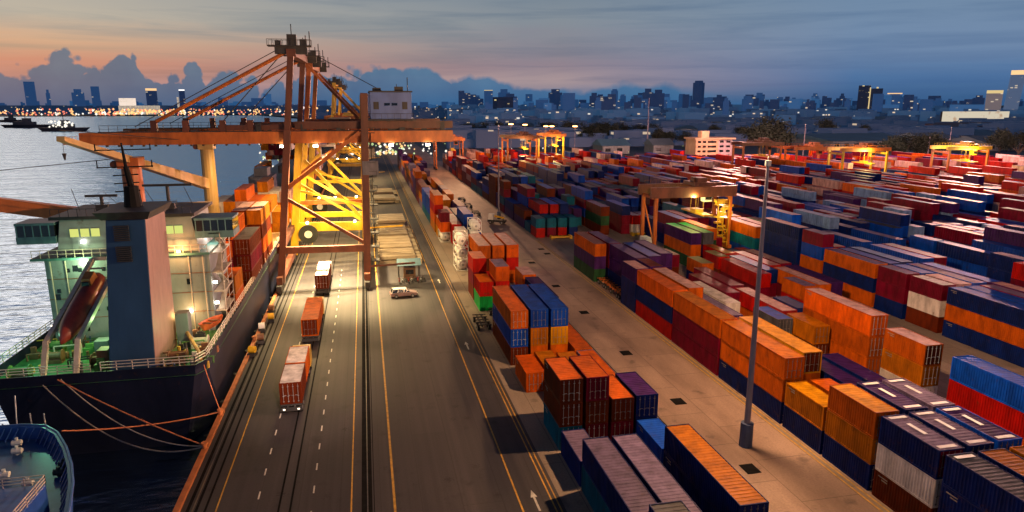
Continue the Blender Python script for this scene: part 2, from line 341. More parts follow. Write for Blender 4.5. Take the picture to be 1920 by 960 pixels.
sheet('water', -60000, 400, -300, 60000, -3.0, m, 'rippled grey blue harbour water reflecting the sky')

SLOT = paint('slot_black', (.004,.004,.005), .9, dirt=.3, spec=.1)
# quay edge, rails, markings
def strip(name, x0, x1, y0, y1, z, mat, label=None): return sheet(name, x0, x1, y0, y1, z, mat, label)
CURB = paint('orange_kerb_paint', (.55,.17,.05), .6, dirt=.45, scale=.8, streak=False, rust=.3)
tag(MB().box(QX-.02, -17.35, -60, 640, -.6, .28).build('quay_kerb', CURB, bevel=.04), 'orange painted kerb along the edge of the quay', kind='structure')
for x0, x1 in ((-16.9,-16.6),(-16.15,-15.9),(-15.35,-15.15),(-1.7,-.75),(-.62,-.55),(-9.0,-8.82),(-8.0,-7.82)):
    strip('rail_slot_road', x0, x1, -60, 640, .008, SLOT)
for x in (-16.35, -1.17):
    tag(MB().box(x-.05, x+.05, -60, 640, .0, .05).build('crane_rail_track', paint('rail_steel',(.10,.09,.09),.4,metal=.5)), kind='structure')
for x, w_ in ((-14.3,.13),(-2.6,.13),(1.2,.22),(12.25,.16),(15.15,.13),(15.6,.13)):
    strip('road_marking', x-w_/2, x+w_/2, -60, 640, .012, YLINE)
for x in (-6.05, -10.9):
    mb = MB(); y = 30
    while y < 150:
        mb.poly([(x-.07,y,.012),(x+.07,y,.012),(x+.07,y+1.3,.012),(x-.07,y+1.3,.012)]); y += 4.2
    tag(mb.build('road_marking', WLINE), 'white dashed lane line', kind='structure')
for (x, y) in ((13.7,52.3),(13.6,94),(13.6,133),(9.5,190)):
    mb = MB().poly([(x-.1,y,.014),(x+.1,y,.014),(x+.1,y+2.2,.014),(x-.1,y+2.2,.014)]).poly([(x-.32,y+2.2,.014),(x+.32,y+2.2,.014),(x,y+3.4,.014)])
    tag(mb.build('road_marking_arrow', WLINE), 'white arrow painted on the quay road', kind='structure')
# block kerbs / gantry runways
for x0, x1, z in ((30.3,31.9,.02),(43.0,44.0,.02),(65.2,66.9,.02),(84.9,86.2,.02)):
    tag(MB().box(x0, x1, -40, 440, -.05, z).build('gantry_runway_road', CONCD), kind='structure')
for x in (29.75, 43.15, 43.75): strip('road_marking', x-.09, x+.09, -40, 172, .026, YLINE)
for x in (30.6, 31.6): strip('rail_slot_road', x-.06, x+.06, -40, 172, .026, SLOT)
drain = None
for i, (x, y) in enumerate(((35.7,54.9),(35.7,70.9),(35.6,87.8),(35.8,108),(35.8,126),(36,147),(41.8,161),(41.9,155.5))):
    o = MB().poly([(x-.75,y-.9,.018),(x+.75,y-.9,.018),(x+.75,y+.9,.018),(x-.75,y+.9,.018)]).build('drain_cover_road', SLOT); o['kind'] = 'structure'

# ------------------------------------------------------------------ containers
PAL = dict(
 navy=(.008,.017,.10), blue=(.010,.05,.32), royal=(.006,.07,.50), teal=(.010,.09,.15), skyblue=(.15,.23,.42), purple=(.045,.020,.085),
 orange=(.42,.085,.012), bright_orange=(.56,.09,.008), red=(.34,.020,.018), maroon=(.13,.008,.022), brown=(.10,.026,.016), tan=(.40,.145,.04),
 yellow=(.52,.22,.008), white=(.58,.52,.50), green=(.03,.26,.07), dark_green=(.018,.055,.026), gray=(.07,.07,.085), pale=(.42,.25,.24), lilac=(.15,.11,.19), rose=(.60,.40,.40))
WORD = dict(royal='bright blue', skyblue='pale blue', bright_orange='bright orange', dark_green='dark green', pale='pale pink', tan='tan orange', teal='teal')
def cmat(c): return paint('container_'+c, PAL[c], .6, dirt=.5, scale=.9, rust=.24, spec=.14, sat=1.25 if c not in ('white','pale','rose','lilac','gray','skyblue') else 1.1)
ROD = paint('lock_rod_steel', (.17,.14,.13), .45, metal=.3, dirt=.4)
CW = 2.44
def corr(mb, x, y0, y1, z0, z1, side, d=.06, p=.30):
    n = max(2, int((y1-y0)/p)); p = (y1-y0)/n; k = len(mb.v); prof = []
    for i in range(n):
        y = y0+i*p
        prof += [(y, 0), (y+p*.36, 0), (y+p*.5, 1), (y+p*.86, 1)]
    prof.append((y1, 0))
    for y, q in prof:
        xx = x - side*q*d
        mb.v += [(xx,y,z0),(xx,y,z1)]
    for i in range(len(prof)-1):
        a = k+2*i; mb.f.append((a, a+2, a+3, a+1))
MC = {}
def cmeshes(Lg, h, lod):
    key = (Lg, h, lod)
    if key in MC: return MC[key]
    d = {}
    if lod == 0:
        mb = MB()
        for s in (-1, 1): corr(mb, s*(CW/2-.02), .16, Lg-.16, .16, h-.12, s)
        # far end panel
        mb.poly([(-CW/2+.12,Lg-.05,.16),(CW/2-.12,Lg-.05,.16),(CW/2-.12,Lg-.05,h-.12),(-CW/2+.12,Lg-.05,h-.12)])
        d['walls'] = mb.mesh('side_walls')
        mb = MB(); k = 0; n = int((Lg-.3)/.45); p = (Lg-.3)/n
        for i in range(n):
            y = .15+i*p; q = [(y,h-.03),(y+p*.4,h-.03),(y+p*.5,h-.055),(y+p*.9,h-.055),(y+p,h-.03)]
            for (ya,za),(yb,zb) in zip(q[:-1],q[1:]): mb.poly([(-CW/2+.06,ya,za),(CW/2-.06,ya,za),(CW/2-.06,yb,zb),(-CW/2+.06,yb,zb)])
        mb.poly([(-CW/2+.05,.05,.14),(CW/2-.05,.05,.14),(CW/2-.05,Lg-.05,.14),(-CW/2+.05,Lg-.05,.14)])
        d['roof'] = mb.mesh('roof')
        mb = MB()
        for sx in (-1,1):
            for y0 in (0, Lg-.16):
                x0 = sx*CW/2; x1 = x0 - sx*.14
                mb.box(min(x0,x1), max(x0,x1), y0, y0+.16, 0, h)
            x0 = sx*CW/2; x1 = x0-sx*.07
            mb.box(min(x0,x1),max(x0,x1),.16,Lg-.16,h-.12,h-.004); mb.box(min(x0,x1),max(x0,x1),.16,Lg-.16,.004,.16)
        for y0 in (.004, Lg-.104):
            mb.box(-CW/2+.14, CW/2-.14, y0, y0+.1, h-.12, h-.004); mb.box(-CW/2+.14, CW/2-.14, y0, y0+.1, .004, .16)
        d['frame'] = mb.mesh('corner_frame')
        mb = MB(); # door leaf (left, x from -1.08 to -0.01)
        mb.box(-1.08,-.012,.03,.07,.17,h-.13)
        for i in range(5):
            z = .35+i*(h-.6)/4.6; mb.box(-1.0,-.08,.018,.03,z,z+.16)
        d['door'] = mb.mesh('door')
        mb = MB()
        for x in (-.82,-.28):
            mb.tube((x,-.012,.2),(x,-.012,h-.15),.028,n=6)
            for z in (.3,.95,h-.5): mb.box(x-.09,x+.09,-.008,.016,z,z+.07)
            mb.box(x,x+.34,-.03,-.006,1.05,1.1)
        d['rods'] = mb.mesh('locking_rods')
        mb = MB()
        for s_ in (-1,1):
            for i in range(2):
                x_ = s_*(CW/2-.02); mb.box(x_-.012, x_+.012, Lg-1.6, Lg-1.6+(1.1,.7)[i], h-.42-i*.24, h-.32-i*.24)
        d['marks'] = mb.mesh('side_marking')
    elif lod == 1:
        mb = MB()
        for s in (-1, 1): corr(mb, s*(CW/2-.02), 0.1, Lg-.1, .1, h-.08, s, d=.06, p=.62)
        mb.poly([(-CW/2,Lg-.02,.0),(CW/2,Lg-.02,.0),(CW/2,Lg-.02,h),(-CW/2,Lg-.02,h)])
        d['walls'] = mb.mesh('side_walls')
        mb = MB().poly([(-CW/2+.03,.03,h-.02),(CW/2-.03,.03,h-.02),(CW/2-.03,Lg-.03,h-.02),(-CW/2+.03,Lg-.03,h-.02)])
        d['roof'] = mb.mesh('roof')
        mb = MB()
        for sx in (-1,1):
            x0 = sx*CW/2; x1 = x0-sx*.12
            mb.box(min(x0,x1),max(x0,x1),0,.12,0,h)
            mb.box(min(x0,x1),max(x0,x1),.12,Lg,h-.1,h); mb.box(min(x0,x1),max(x0,x1),.12,Lg,0,.12)
        mb.box(-CW/2+.12,CW/2-.12,.0,.1,h-.1,h); mb.box(-CW/2+.12,CW/2-.12,.0,.1,0,.12)
        d['frame'] = mb.mesh('corner_frame')
        mb = MB().box(-1.1,-.015,.04,.08,.12,h-.1)
        for x in (-.8,-.3): mb.box(x-.03,x+.03,.015,.04,.15,h-.12)
        d['door'] = mb.mesh('door')
    MC[key] = d; return d
MESHC = {}
def mat_mesh(me, mat, tagk):
    k = (me.name, mat.name)
    if k not in MESHC:
        c = me.copy(); c.name = me.name.split('.')[0]; c.materials.clear(); c.materials.append(mat); MESHC[k] = c
    return MESHC[k]
def link(name, me, parent):
    o = bpy.data.objects.new(name, me); COL.objects.link(o); o.parent = parent; return o
def container(x, y, z, Lg, h, col, label, lod=0, roof=None, doors=None, marks=False, rods=True, group='shipping containers stacked in the yard', rz=0):
    t = thing('shipping_container', label, 'container', (x, y, z), rz, group)
    d = cmeshes(Lg, h, lod); cm_ = cmat(col)
    link('side_walls', mat_mesh(d['walls'], cm_, 0), t)
    link('roof', mat_mesh(d['roof'], cmat(roof or col), 0), t)  # separate roof colour also carries the tint that light gives the roofs
    link('corner_frame', mat_mesh(d['frame'], cm_, 0), t)
    if lod == 0 and rods and col not in ('white',) and (int(x*7+y*3+z)%5 in (1,3)): link('side_marking', mat_mesh(d['marks'], paint('mark_paint',(.20,.17,.15),.6,dirt=.5), 0), t)['kind'] = 'stuff'
    dm = mat_mesh(d['door'], cmat(doors or col), 0)
    for s in (1, -1):
        o = link('door', dm, t)
        if s < 0: o.scale = (-1, 1, 1)
        if lod == 0 and rods:
            r = link('locking_rods', mat_mesh(d['rods'], ROD if int(x*5+y+z) % 3 else GALV, 0), o)
    if marks:
        ln = Lg
        for yy in (.35, ln-.75): MB().box(-.85,.85,yy,yy+.4,h+.0,h+.02).build('roof_marking', WHITE, t)
        MB().box(-.18,.18,ln*.42,ln*.42+2.0,h,h+.02).build('roof_marking', WHITE, t)
    return t

ORD = ['', 'first','second','third','fourth','fifth','sixth','seventh','eighth','ninth','tenth','eleventh','twelfth','thirteenth','fourteenth','fifteenth','sixteenth','seventeenth','eighteenth','nineteenth','twentieth','twenty-first','twenty-second','twenty-third','twenty-fourth','twenty-fifth','twenty-sixth','twenty-seventh','twenty-eighth','twenty-ninth','thirtieth'] + ['%dth' % i for i in range(31, 99)]
# stack spec: (block, row index, x_left, y_front, length, tiers[bottom..top] , opts)
STACKS = []
def stack(block, row, y, Lg, tiers, h=2.6, **kw):
    x = BX[block] + row*PITCHX[block]
    STACKS.append(dict(block=block, row=row, x=x+CW/2, y=y, L=Lg, tiers=tiers, h=h, **kw))
BX = dict(L=18.3, B=44.2, C=68.6, D=86.5, E=113.5, G=140.5, K=167.5, M=194.5, P=221.5, S=248.5, T=275.5, W=302.5)
PITCHX = dict(L=2.82, B=3.06, C=2.9, D=2.9, E=2.9, G=2.9, K=2.9, M=2.9, P=2.9, S=2.9, T=2.9, W=2.9)
BLOCKWORD = dict(L='block beside quay road', B='block right of mast lane', C='block beneath near gantry', D='block right of near gantry')
for i, k in enumerate('EGKMPSTW'): BLOCKWORD[k] = '%s far yard block' % ORD[i+1]

# -- block L, measured
S = stack
S('L',0,26.3,13.6,['teal','navy','navy'],roof='gray')
S('L',1,27.5,13.6,['navy','navy'],roof='lilac')
S('L',0,41.2,13.6,['teal','navy'],roof='lilac'); S('L',1,41.2,13.6,['blue','navy'],roof='lilac'); S('L',3,42.0,13.6,['navy','navy'],roof='tan')
S('L',0,55.3,6.4,['navy'],roof='lilac'); S('L',3,56.0,6.3,['royal'])
S('L',0,62.3,6.4,['teal','brown','brown'],roof='orange',lattice=1); S('L',1,62.3,6.4,['maroon','brown','maroon'],roof='orange'); S('L',2,62.3,6.4,['maroon','brown'],roof='orange'); S('L',3,62.6,6.4,['navy','navy'],roof='purple')
S('L',0,77.2,6.4,['bright_orange'],roof='bright_orange'); S('L',1,71,13.6,['orange'],roof='tan'); S('L',2,70,13.6,['orange'],roof='tan'); S('L',3,70.2,13.4,['lilac'],roof='orange')
S('L',0,86.5,13.6,['brown','blue','orange'],roof='orange',topside='brown'); S('L',1,86.5,13.6,['orange','tan','blue'],roof='blue'); S('L',2,86.4,13.6,['orange','yellow','blue'],roof='blue'); S('L',3,84.2,13.6,['orange'],roof='orange')
S('L',3,101,13.4,['navy','navy'],roof='purple'); S('L',2,103,6.4,['maroon','brown']); S('L',3,116,6.4,['red','orange'],roof='pale')
S('L',0,112.4,6.4,['green','red'],roof='orange'); S('L',1,112.4,6.4,['maroon','red','bright_orange'],roof='lilac'); S('L',0,119.6,6.4,['brown','maroon','red'],roof='orange')
S('L',1,130.6,13.6,['red','brown','orange'],roof='pale'); S('L',2,130.6,13.6,['orange','brown','orange'],roof='pale'); S('L',3,130.4,13.6,['orange','red','bright_orange'],roof='pale')
S('L',1,176,13.6,['red','red'],roof='white'); S('L',2,171,13.6,['navy','navy','blue'],roof='blue')
S('L',0,189.5,13.6,['tan','bright_orange','red','bright_orange'],roof='tan')
palL = ['purple','purple','brown','maroon','lilac','purple','tan','orange']
y = 204; k = 0
while y < 395:
    for r_ in range(4):
        if random.random() < (.06 if r_ == 0 else .3): continue
        n = random.choice([3,3,4] if r_ == 0 else [1,2,3,2])
        if y < 220 and r_ == 0: tiers = ['teal','blue','blue']
        else: tiers = [random.choice(palL if y < 300 else palL+['tan','orange','pale']) for _ in range(n)]
        S('L', r_, y + random.uniform(-.4,.4), 13.6, tiers)
    y += 14.3
for r_, yy, tt in ((1,190.5,['maroon','red']),(2,187,['purple','navy']),(3,176,['blue','pale']),(3,192,['purple']),(1,162,['red','white'])): S('L', r_, yy, 13.6 if r_ != 1 or yy > 170 else 6.4, tt)
# -- block B, measured
S('B',0,27.6,13.8,['navy','navy','navy'],roof='gray',marks=1); S('B',1,27.6,13.8,['maroon','navy','navy'],roof='tan'); S('B',2,27.6,13.8,['maroon','navy','tan'],roof='tan')
S('B',0,42.0,6.5,['brown','white','navy'],roof='lilac',marks=1,front='dark'); S('B',1,42.2,6.5,['brown','navy','navy'],roof='lilac',marks=1); S('B',2,42.4,6.5,['blue','navy','royal'],roof='purple',marks=1)
S('B',0,49.1,6.5,['navy','tan','orange'],roof='yellow',name_text=1); S('B',1,49.1,6.5,['brown','navy','navy'],roof='purple',marks=1); S('B',2,49.2,6.5,['navy','navy','lilac'],roof='lilac',marks=1)
S('B',0,56.0,6.5,['navy','tan'],roof='yellow'); S('B',1,56.2,6.5,['maroon','orange'],roof='orange'); S('B',2,56.5,13.6,['navy','navy'],roof='purple')
S('B',0,63.0,13.8,['navy','orange','orange'],roof='tan'); S('B',1,64.2,13.8,['brown','orange','yellow'],roof='yellow',front='brown'); S('B',2,71.5,13.6,['maroon','tan'],roof='brown')
S('B',0,77.3,13.8,['maroon','maroon','orange'],roof='tan'); S('B',1,79.5,13.6,['purple','lilac'],roof='lilac'); S('B',2,86,13.6,['tan','purple'],roof='lilac')
S('B',0,91.6,13.8,['red','navy','bright_orange'],roof='orange'); S('B',1,92.5,13.6,['maroon','red','orange'],roof='pale'); S('B',3,92.0,13.4,['tan','white'],roof='white')
S('B',0,105.9,6.6,['navy','navy','purple'],roof='pale'); S('B',1,107,6.6,['navy','purple','purple'],roof='brown'); S('B',2,106,6.4,['brown','red'],roof='brown')
S('B',0,127.6,13.8,['dark_green','purple','orange'],roof='brown'); S('B',1,127.6,13.8,['navy','maroon','maroon'],roof='purple'); S('B',1,113.9,13.4,['navy','purple','purple'],roof='purple')
S('B',2,114.8,13.4,['navy','navy','purple'],roof='blue'); S('B',3,116.5,13.4,['navy','purple','purple'],roof='purple'); S('B',2,128.5,13.4,['navy','purple'],roof='purple')
S('B',6,72.2,13.9,['orange','orange','bright_orange'],h=2.88,roof='pale'); S('B',6,63.3,6.5,['white','tan','orange'],roof='pale',front='brown'); S('B',6,46.0,13.6,['orange','red','royal'],h=2.62,roof='royal')
S('B',3,70,13.4,['orange'],roof='tan'); S('B',3,57,12.4,['navy','navy'],roof='purple')
S('B',5,79,6.4,['brown','tan'],roof='tan'); S('B',6,87.4,6.4,['navy','navy'],roof='navy')
S('B',4,83.0,6.4,['gray','gray'],roof='blue'); S('B',5,86.5,13.6,['orange','red'],roof='pale'); S('B',6,101.5,13.6,['maroon'],roof='red')
S('B',5,101.5,13.4,['maroon','maroon'],roof='maroon'); S('B',4,97.4,13.4,['tan','maroon'],roof='maroon'); S('B',6,117.5,6.4,['navy','orange'],roof='brown'); S('B',5,126,6.4,['brown','maroon'],roof='pale')
# -- block C/D, measured
S('C',0,107.6,13.6,['maroon','red'],roof='maroon'); S('C',1,110,13.4,['maroon','navy'],roof='blue'); S('C',1,98.5,6.4,['red','orange'],roof='lilac'); S('C',2,98.8,13.4,['maroon','orange'],roof='pale'); S('C',3,99.6,13.4,['red','purple'],roof='purple')
S('C',0,134.5,13.6,['dark_green','orange','purple'],roof='green'); S('C',1,134.5,13.6,['navy','purple','gray'],roof='green'); S('C',0,122.3,6.4,['brown','red'],roof='brown'); S('C',1,125,13.4,['brown','red'],roof='orange')
S('C',2,138.5,13.4,['navy','dark_green','orange'],roof='tan'); S('C',3,141,13.4,['navy','maroon'],roof='brown'); S('C',2,113.5,13.4,['maroon','red'],roof='pale'); S('C',3,114.5,13.4,['maroon','maroon'],roof='pale'); S('C',4,113,13.4,['brown'],roof='pale')
S('C',4,127,13.4,['navy']); S('C',5,128,13.4,['maroon'])
S('D',0,70.9,14,['navy','orange','navy'],roof='blue'); S('D',1,71,14,['navy','maroon','blue'],roof='blue'); S('D',2,71,14,['navy','red','maroon'],roof='lilac'); S('D',3,72,14,['navy','red','purple'],roof='pale')
S('D',0,85.9,6.5,['brown','white','maroon'],roof='white'); S('D',1,86,6.5,['brown','maroon','pale'],roof='pale'); S('D',2,86,14,['navy','teal','blue'],roof='purple'); S('D',3,86,14,['navy','maroon','purple'],roof='royal')
S('D',0,93.2,6.5,['navy','maroon','maroon'],roof='purple'); S('D',1,93.2,6.5,['maroon','navy','blue'],roof='blue')
S('D',0,100.4,13.8,['orange','navy','orange'],roof='purple'); S('D',1,100.4,13.8,['navy','maroon','navy'],roof='blue'); S('D',2,101,13.8,['navy','maroon','navy'],roof='skyblue'); S('D',3,101,13.8,['navy','maroon'],roof='purple')
S('D',0,115.0,6.5,['brown','orange','blue','maroon'],h=2.6,roof='purple'); S('D',1,115.2,6.5,['brown','navy','maroon'],roof='brown')
S('D',0,122.6,13.8,['navy','navy','navy','navy'],h=2.6,roof='pale'); S('D',1,122.6,13.8,['navy','navy','navy'],roof='purple'); S('D',2,122.8,13.8,['navy','maroon','navy'],roof='lilac')
S('D',0,138.5,13.8,['blue','teal','orange'],roof='pale'); S('D',1,138.5,13.8,['navy','teal','maroon'],roof='pale'); S('D',2,138.5,13.8,['navy','purple','green'],roof='pale')
S('D',0,153.8,13.8,['navy','navy','maroon']); S('D',1,154,13.8,['navy','maroon','tan'],roof='tan')
BY0 = {}
# -- procedural remainder
blueish = ['navy','navy','navy','blue','navy','maroon','maroon','teal','purple','maroon','brown']
mixed = ['navy','blue','maroon','blue','maroon','skyblue','navy','red','royal','navy','navy']
reds = ['red','bright_orange','red','maroon','pale','navy','red','purple','orange','red','maroon','rose']
def fill(block, rows, y0, y1, pal, hi=3, skip=.1, L14=14.3, pal2=None, ysw=1e9, lowrow=None):
    for r_ in rows:
        y = y0 + random.uniform(-.5,.5)
        while y < y1:
            u = random.random(); Lg = 13.6 if u < .8 else 6.5
            if random.random() > skip:
                P = pal2 if (pal2 and y + r_*4 > ysw) else pal
                n = max(1, min(hi+1, int(random.gauss(hi-.15, .75)+.5)))
                base = random.choice(P)
                tiers = [base if random.random() < .3 else random.choice(P) for _ in range(n)]
                S(block, r_, y, Lg, tiers, roof=random.choice([None,None,None,None,'pale' if y > 260 else 'lilac','gray','blue']))
            y += Lg + .75 + (random.choice([0,0,0,0,0,1.2]))
# block B beyond the cross lane
for r_ in range(4): S('B', r_, 175.6, 6.4, [['red','maroon','red','navy'][r_], 'teal' if r_ else 'teal'], roof='teal')
S('B',0,183.0,6.4,['teal']); S('B',0,190.5,13.6,['purple','brown'],roof='brown'); S('B',1,184,13.6,['navy','navy','red'],roof='maroon'); S('B',2,184,13.6,['navy','navy','red'],roof='royal'); S('B',3,184.5,13.6,['navy','navy','navy'],roof='blue')
S('B',0,205.2,13.6,['purple','navy'],roof='blue'); S('B',6,176,13.6,['brown','dark_green','brown'],roof='lilac'); S('C',0,176,13.4,['maroon','maroon','navy'],roof='blue'); S('C',1,175.6,6.4,['white','red'],roof='lilac'); S('C',2,175.8,6.4,['maroon','maroon'],roof='lilac'); S('C',3,176,6.4,['gray'])
fill('B', [1,2,3], 199, 300, blueish, 3, .12); fill('B', [0], 219.6, 395, blueish, 3, .05, pal2=reds, ysw=290)
fill('B', [4,5,6], 191, 300, blueish, 3, .15); fill('B', [1,2,3,4,5,6], 302, 395, reds, 3, .15)
fill('C', [0,1,2,3,4,5], 191, 290, blueish, 3, .1); fill('C', [0,1,2,3,4,5], 292, 395, reds, 3, .15)
fill('C', [2,3,4,5], 153, 172, blueish, 2, .3)
fill('D', [2,3,4,5,6,7], 154, 290, blueish, 3, .08); fill('D', [0,1], 169, 290, blueish, 3, .1); fill('D', list(range(8)), 292, 395, reds, 3, .12)
fill('D', [4,5,6,7], 74, 152, mixed, 3, .1); fill('D', [3], 116, 152, mixed, 3, .1)
fill('E', list(range(8)), 88, 250, ['navy','blue','navy','maroon','skyblue','navy','purple','maroon','royal','blue'], 3, .1, pal2=reds, ysw=215); fill('E', list(range(8)), 252, 380, reds, 3, .12)
fill('G', list(range(8)), 110, 250, ['navy','blue','skyblue','maroon','skyblue','navy','purple','red'], 3, .1, pal2=reds, ysw=190); fill('G', list(range(8)), 252, 360, reds, 3, .12)
for i, bk in enumerate('KMPSTW'):
    y1 = (355, 345, 335, 322, 312, 300)[i]
    fill(bk, list(range(8)), 130 + 22*i, y1, reds if i else reds+['skyblue','blue','navy'], 3, .12)

# decide which get to be individual objects
def visible(x, y, z):
    u, v, c = px(x, y, z); return c > 1 and -60 < u < 1980 and -40 < v < 1010
MAXH = {}
cand = []; counts = {}
STACKS = [s for s in STACKS if visible(s['x'], s['y']+s['L']/2, 3) or visible(s['x'], s['y'], 5) or visible(s['x'], s['y']+s['L'], 5)]
def _blocked(s):
    for u0, u1, vb, D in ((1578,1660,320,9),(1776,1848,317,9),(1392,1462,307,9),(1492,1556,307,9),(1022,1056,294,14),(952,1006,300,14),(818,868,292,12)):
        a = at(u0, vb, 7.8); b_ = at(u1, vb, 7.8); y = (a[1]+b_[1])/2
        if s['y'] < y+D+1.5 and s['y']+s['L'] > y-1.5 and (abs(s['x']-a[0]) < 2.2 or abs(s['x']-b_[0]) < 2.2): return True
    return False
STACKS = [s for s in STACKS if not _blocked(s)]
byrow = {}
for s in STACKS: byrow.setdefault((s['block'], s['row']), []).append(s)
for k_, lst in byrow.items():
    lst.sort(key=lambda s: s['y'])
    for i, s in enumerate(lst): s['n'] = i+1
def height_at(block, row, y0, y1):
    h_ = 0
    for s in byrow.get((block, row), []):
        if s['y'] < y1 and s['y']+s['L'] > y0 and min(y1, s['y']+s['L'])-max(y0, s['y']) > .5*(y1-y0): h_ = max(h_, len(s['tiers']))
    return h_
for s in STACKS:
    nt_ = len(s['tiers'])
    left_h = height_at(s['block'], s['row']-1, s['y'], s['y']+s['L'])
    lst = byrow[(s['block'], s['row'])]; i = lst.index(s)
    prev = lst[i-1] if i else None
    fr_h = len(prev['tiers']) if prev and s['y'] - (prev['y']+prev['L']) < 3 else 0
    for t_ in range(nt_):
        exposed = (t_ == nt_-1) or t_ >= left_h or t_ >= fr_h
        dist = px(s['x'], s['y']+s['L']/2, t_*2.6)[2]
        area = (s['L']*.55+2)/max(dist, 20)**2*(1.0 if t_ == nt_-1 else .8)
        cand.append((exposed, area, s, t_))
ind = sorted([c for c in cand if c[0]], key=lambda c: -c[1])[:236]
indset = {(id(c[2]), c[3]) for c in ind}
TIER = {1: ['standing alone'], 2: ['bottom tier','top tier'], 3: ['bottom tier','middle tier','top tier'], 4: ['bottom tier','second tier','third tier','top tier'], 5: ['bottom']*5}
rest = []
for ex, area, s, t_ in cand:
    h = s['h']; z = .02 + t_*h; x = s['x']; nt_ = len(s['tiers']); col = s['tiers'][t_]; topm = t_ == nt_-1
    if (id(s), t_) in indset:
        dist = px(s['x'], s['y'], 3)[2]
        cw_ = WORD.get(col, col)
        label = '%s container, %s, %s stack back, %s row, %s' % (cw_, TIER[nt_][t_], ORD[s['n']], ORD[s['row']+1], BLOCKWORD[s['block']])
        fr = {'dark':'maroon','brown':'brown'}.get(s.get('front')) 
        container(x, s['y'], z, s['L']-.02, h-.03, col, label, lod=0 if dist < 125 else 1, roof=(s.get('roof') if topm else None), doors=fr if (fr and topm) else None, marks=bool(s.get('marks')) and topm, rods=dist < 100)
    else:
        rest.append((x, s['y'], z, s['L'], h-.03, col, s.get('roof') if topm else None))
# remainder in one mesh
mats = {}; me_v = []; me_f = []; me_m = []; mlist = []
def mi(c):
    if c not in mats: mats[c] = len(mlist); mlist.append(cmat(c))
    return mats[c]
for x, y, z, Lg, h, c, rf in rest:
    n = len(me_v); x0, x1 = x-CW/2, x+CW/2
    me_v += [(x0,y,z),(x1,y,z),(x1,y+Lg,z),(x0,y+Lg,z),(x0,y,z+h),(x1,y,z+h),(x1,y+Lg,z+h),(x0,y+Lg,z+h)]
    for j, q in enumerate(((4,5,6,7),(0,1,5,4),(1,2,6,5),(2,3,7,6),(3,0,4,7))):
        me_f.append(tuple(n+i for i in q)); me_m.append(mi(rf if (rf and j == 0) else c))
me = bpy.data.meshes.new('distant_containers'); me.from_pydata(me_v, [], me_f); me.update()
for m_ in mlist: me.materials.append(m_)
for p, i in zip(me.polygons, me_m): p.material_index = i
o = bpy.data.objects.new('distant_containers', me); COL.objects.link(o)
tag(o, 'mass of far container stacks filling the yard behind the nearer blocks', kind='stuff')
print('containers', len(ind), 'rest', len(rest))

#@@PART2
# ------------------------------------------------------------------ tank containers beside the quay road
def tank(x, y, z, label, L_=6.1):
    t = thing('tank_container', label, 'tank', (x, y, z), 0, 'white tank containers beside the quay road')
    mb = MB()
    for sx in (-1,1):
        for yy in (0, L_-.12): mb.box(sx*1.22-.06, sx*1.22+.06, yy, yy+.12, 0, 2.58)
        for zz in (0, 2.46): mb.box(sx*1.22-.05, sx*1.22+.05, .12, L_-.12, zz, zz+.12)
        mb.beam((sx*1.2,.06,0.05),(sx*.7,.06,.7),.08)
    for yy in (0, L_-.12):
        for zz in (0, 2.46): mb.box(-1.16,1.16,yy,yy+.12,zz,zz+.12)
    mb.build('frame', WHITE, t)
    mb = MB(); n = 18; prof = [(.12,.15),(.2,.7),(.4,1.0),(.62,1.12),(L_-.62,1.12),(L_-.4,1.0),(L_-.2,.7),(L_-.12,.15)]
    k = 0
    for yy, rr in prof:
        for i in range(n):
            a = 2*math.pi*i/n; mb.v.append((math.cos(a)*rr, yy, 1.3+math.sin(a)*rr))
    for j in range(len(prof)-1):
        for i in range(n): q = (i+1)%n; mb.f.append((j*n+i, j*n+q, (j+1)*n+q, (j+1)*n+i))
    mb.f.append(tuple(range(n)))
    mb.f.append(tuple((len(prof)-1)*n+i for i in range(n)))
    mb.build('barrel', WHITE, t, smooth=True)
    MB().tube((0,.1,1.3),(0,.16,1.3),.3,n=12).build('manway_hatch', GALV, t)
    return t
for i, w_ in enumerate(('bottom','middle','top')):
    tank(19.6, 142.5, .02+i*2.6, 'white tank container, %s of the three stacked nearest the camera' % w_)
tank(19.6, 175.0, .02, 'white tank container on the ground beneath red containers')
for i, w_ in enumerate(('bottom','middle','top')):
    tank(25.4, 160.0, .02+i*2.6, 'white tank container, %s of the tower beside the blue stack' % w_)
for i, (c, w_) in enumerate((('bright_orange','second tier'),('maroon','third tier'))):
    container(19.6, 175.0, 2.64+i*2.6, 6.1, 2.57, c, '%s container, %s above the white tank on the ground' % (WORD.get(c,c), w_), lod=0, rods=False)
container(22.2, 171.5, .02, 6.1, 2.57, 'red', 'red container, bottom tier right of the white tank on the ground', lod=1)
container(22.2, 171.5, 2.62, 6.1, 2.57, 'red', 'red container, upper tier right of the white tank on the ground', lod=1, roof='pale')
container(19.6, 181.4, .02, 6.1, 2.57, 'yellow', 'yellow container at ground level under the tall red stack', lod=1)
container(19.6, 181.4, 2.62, 6.1, 2.57, 'orange', 'orange container behind the tank trailer, upper tier', lod=1, roof='white')

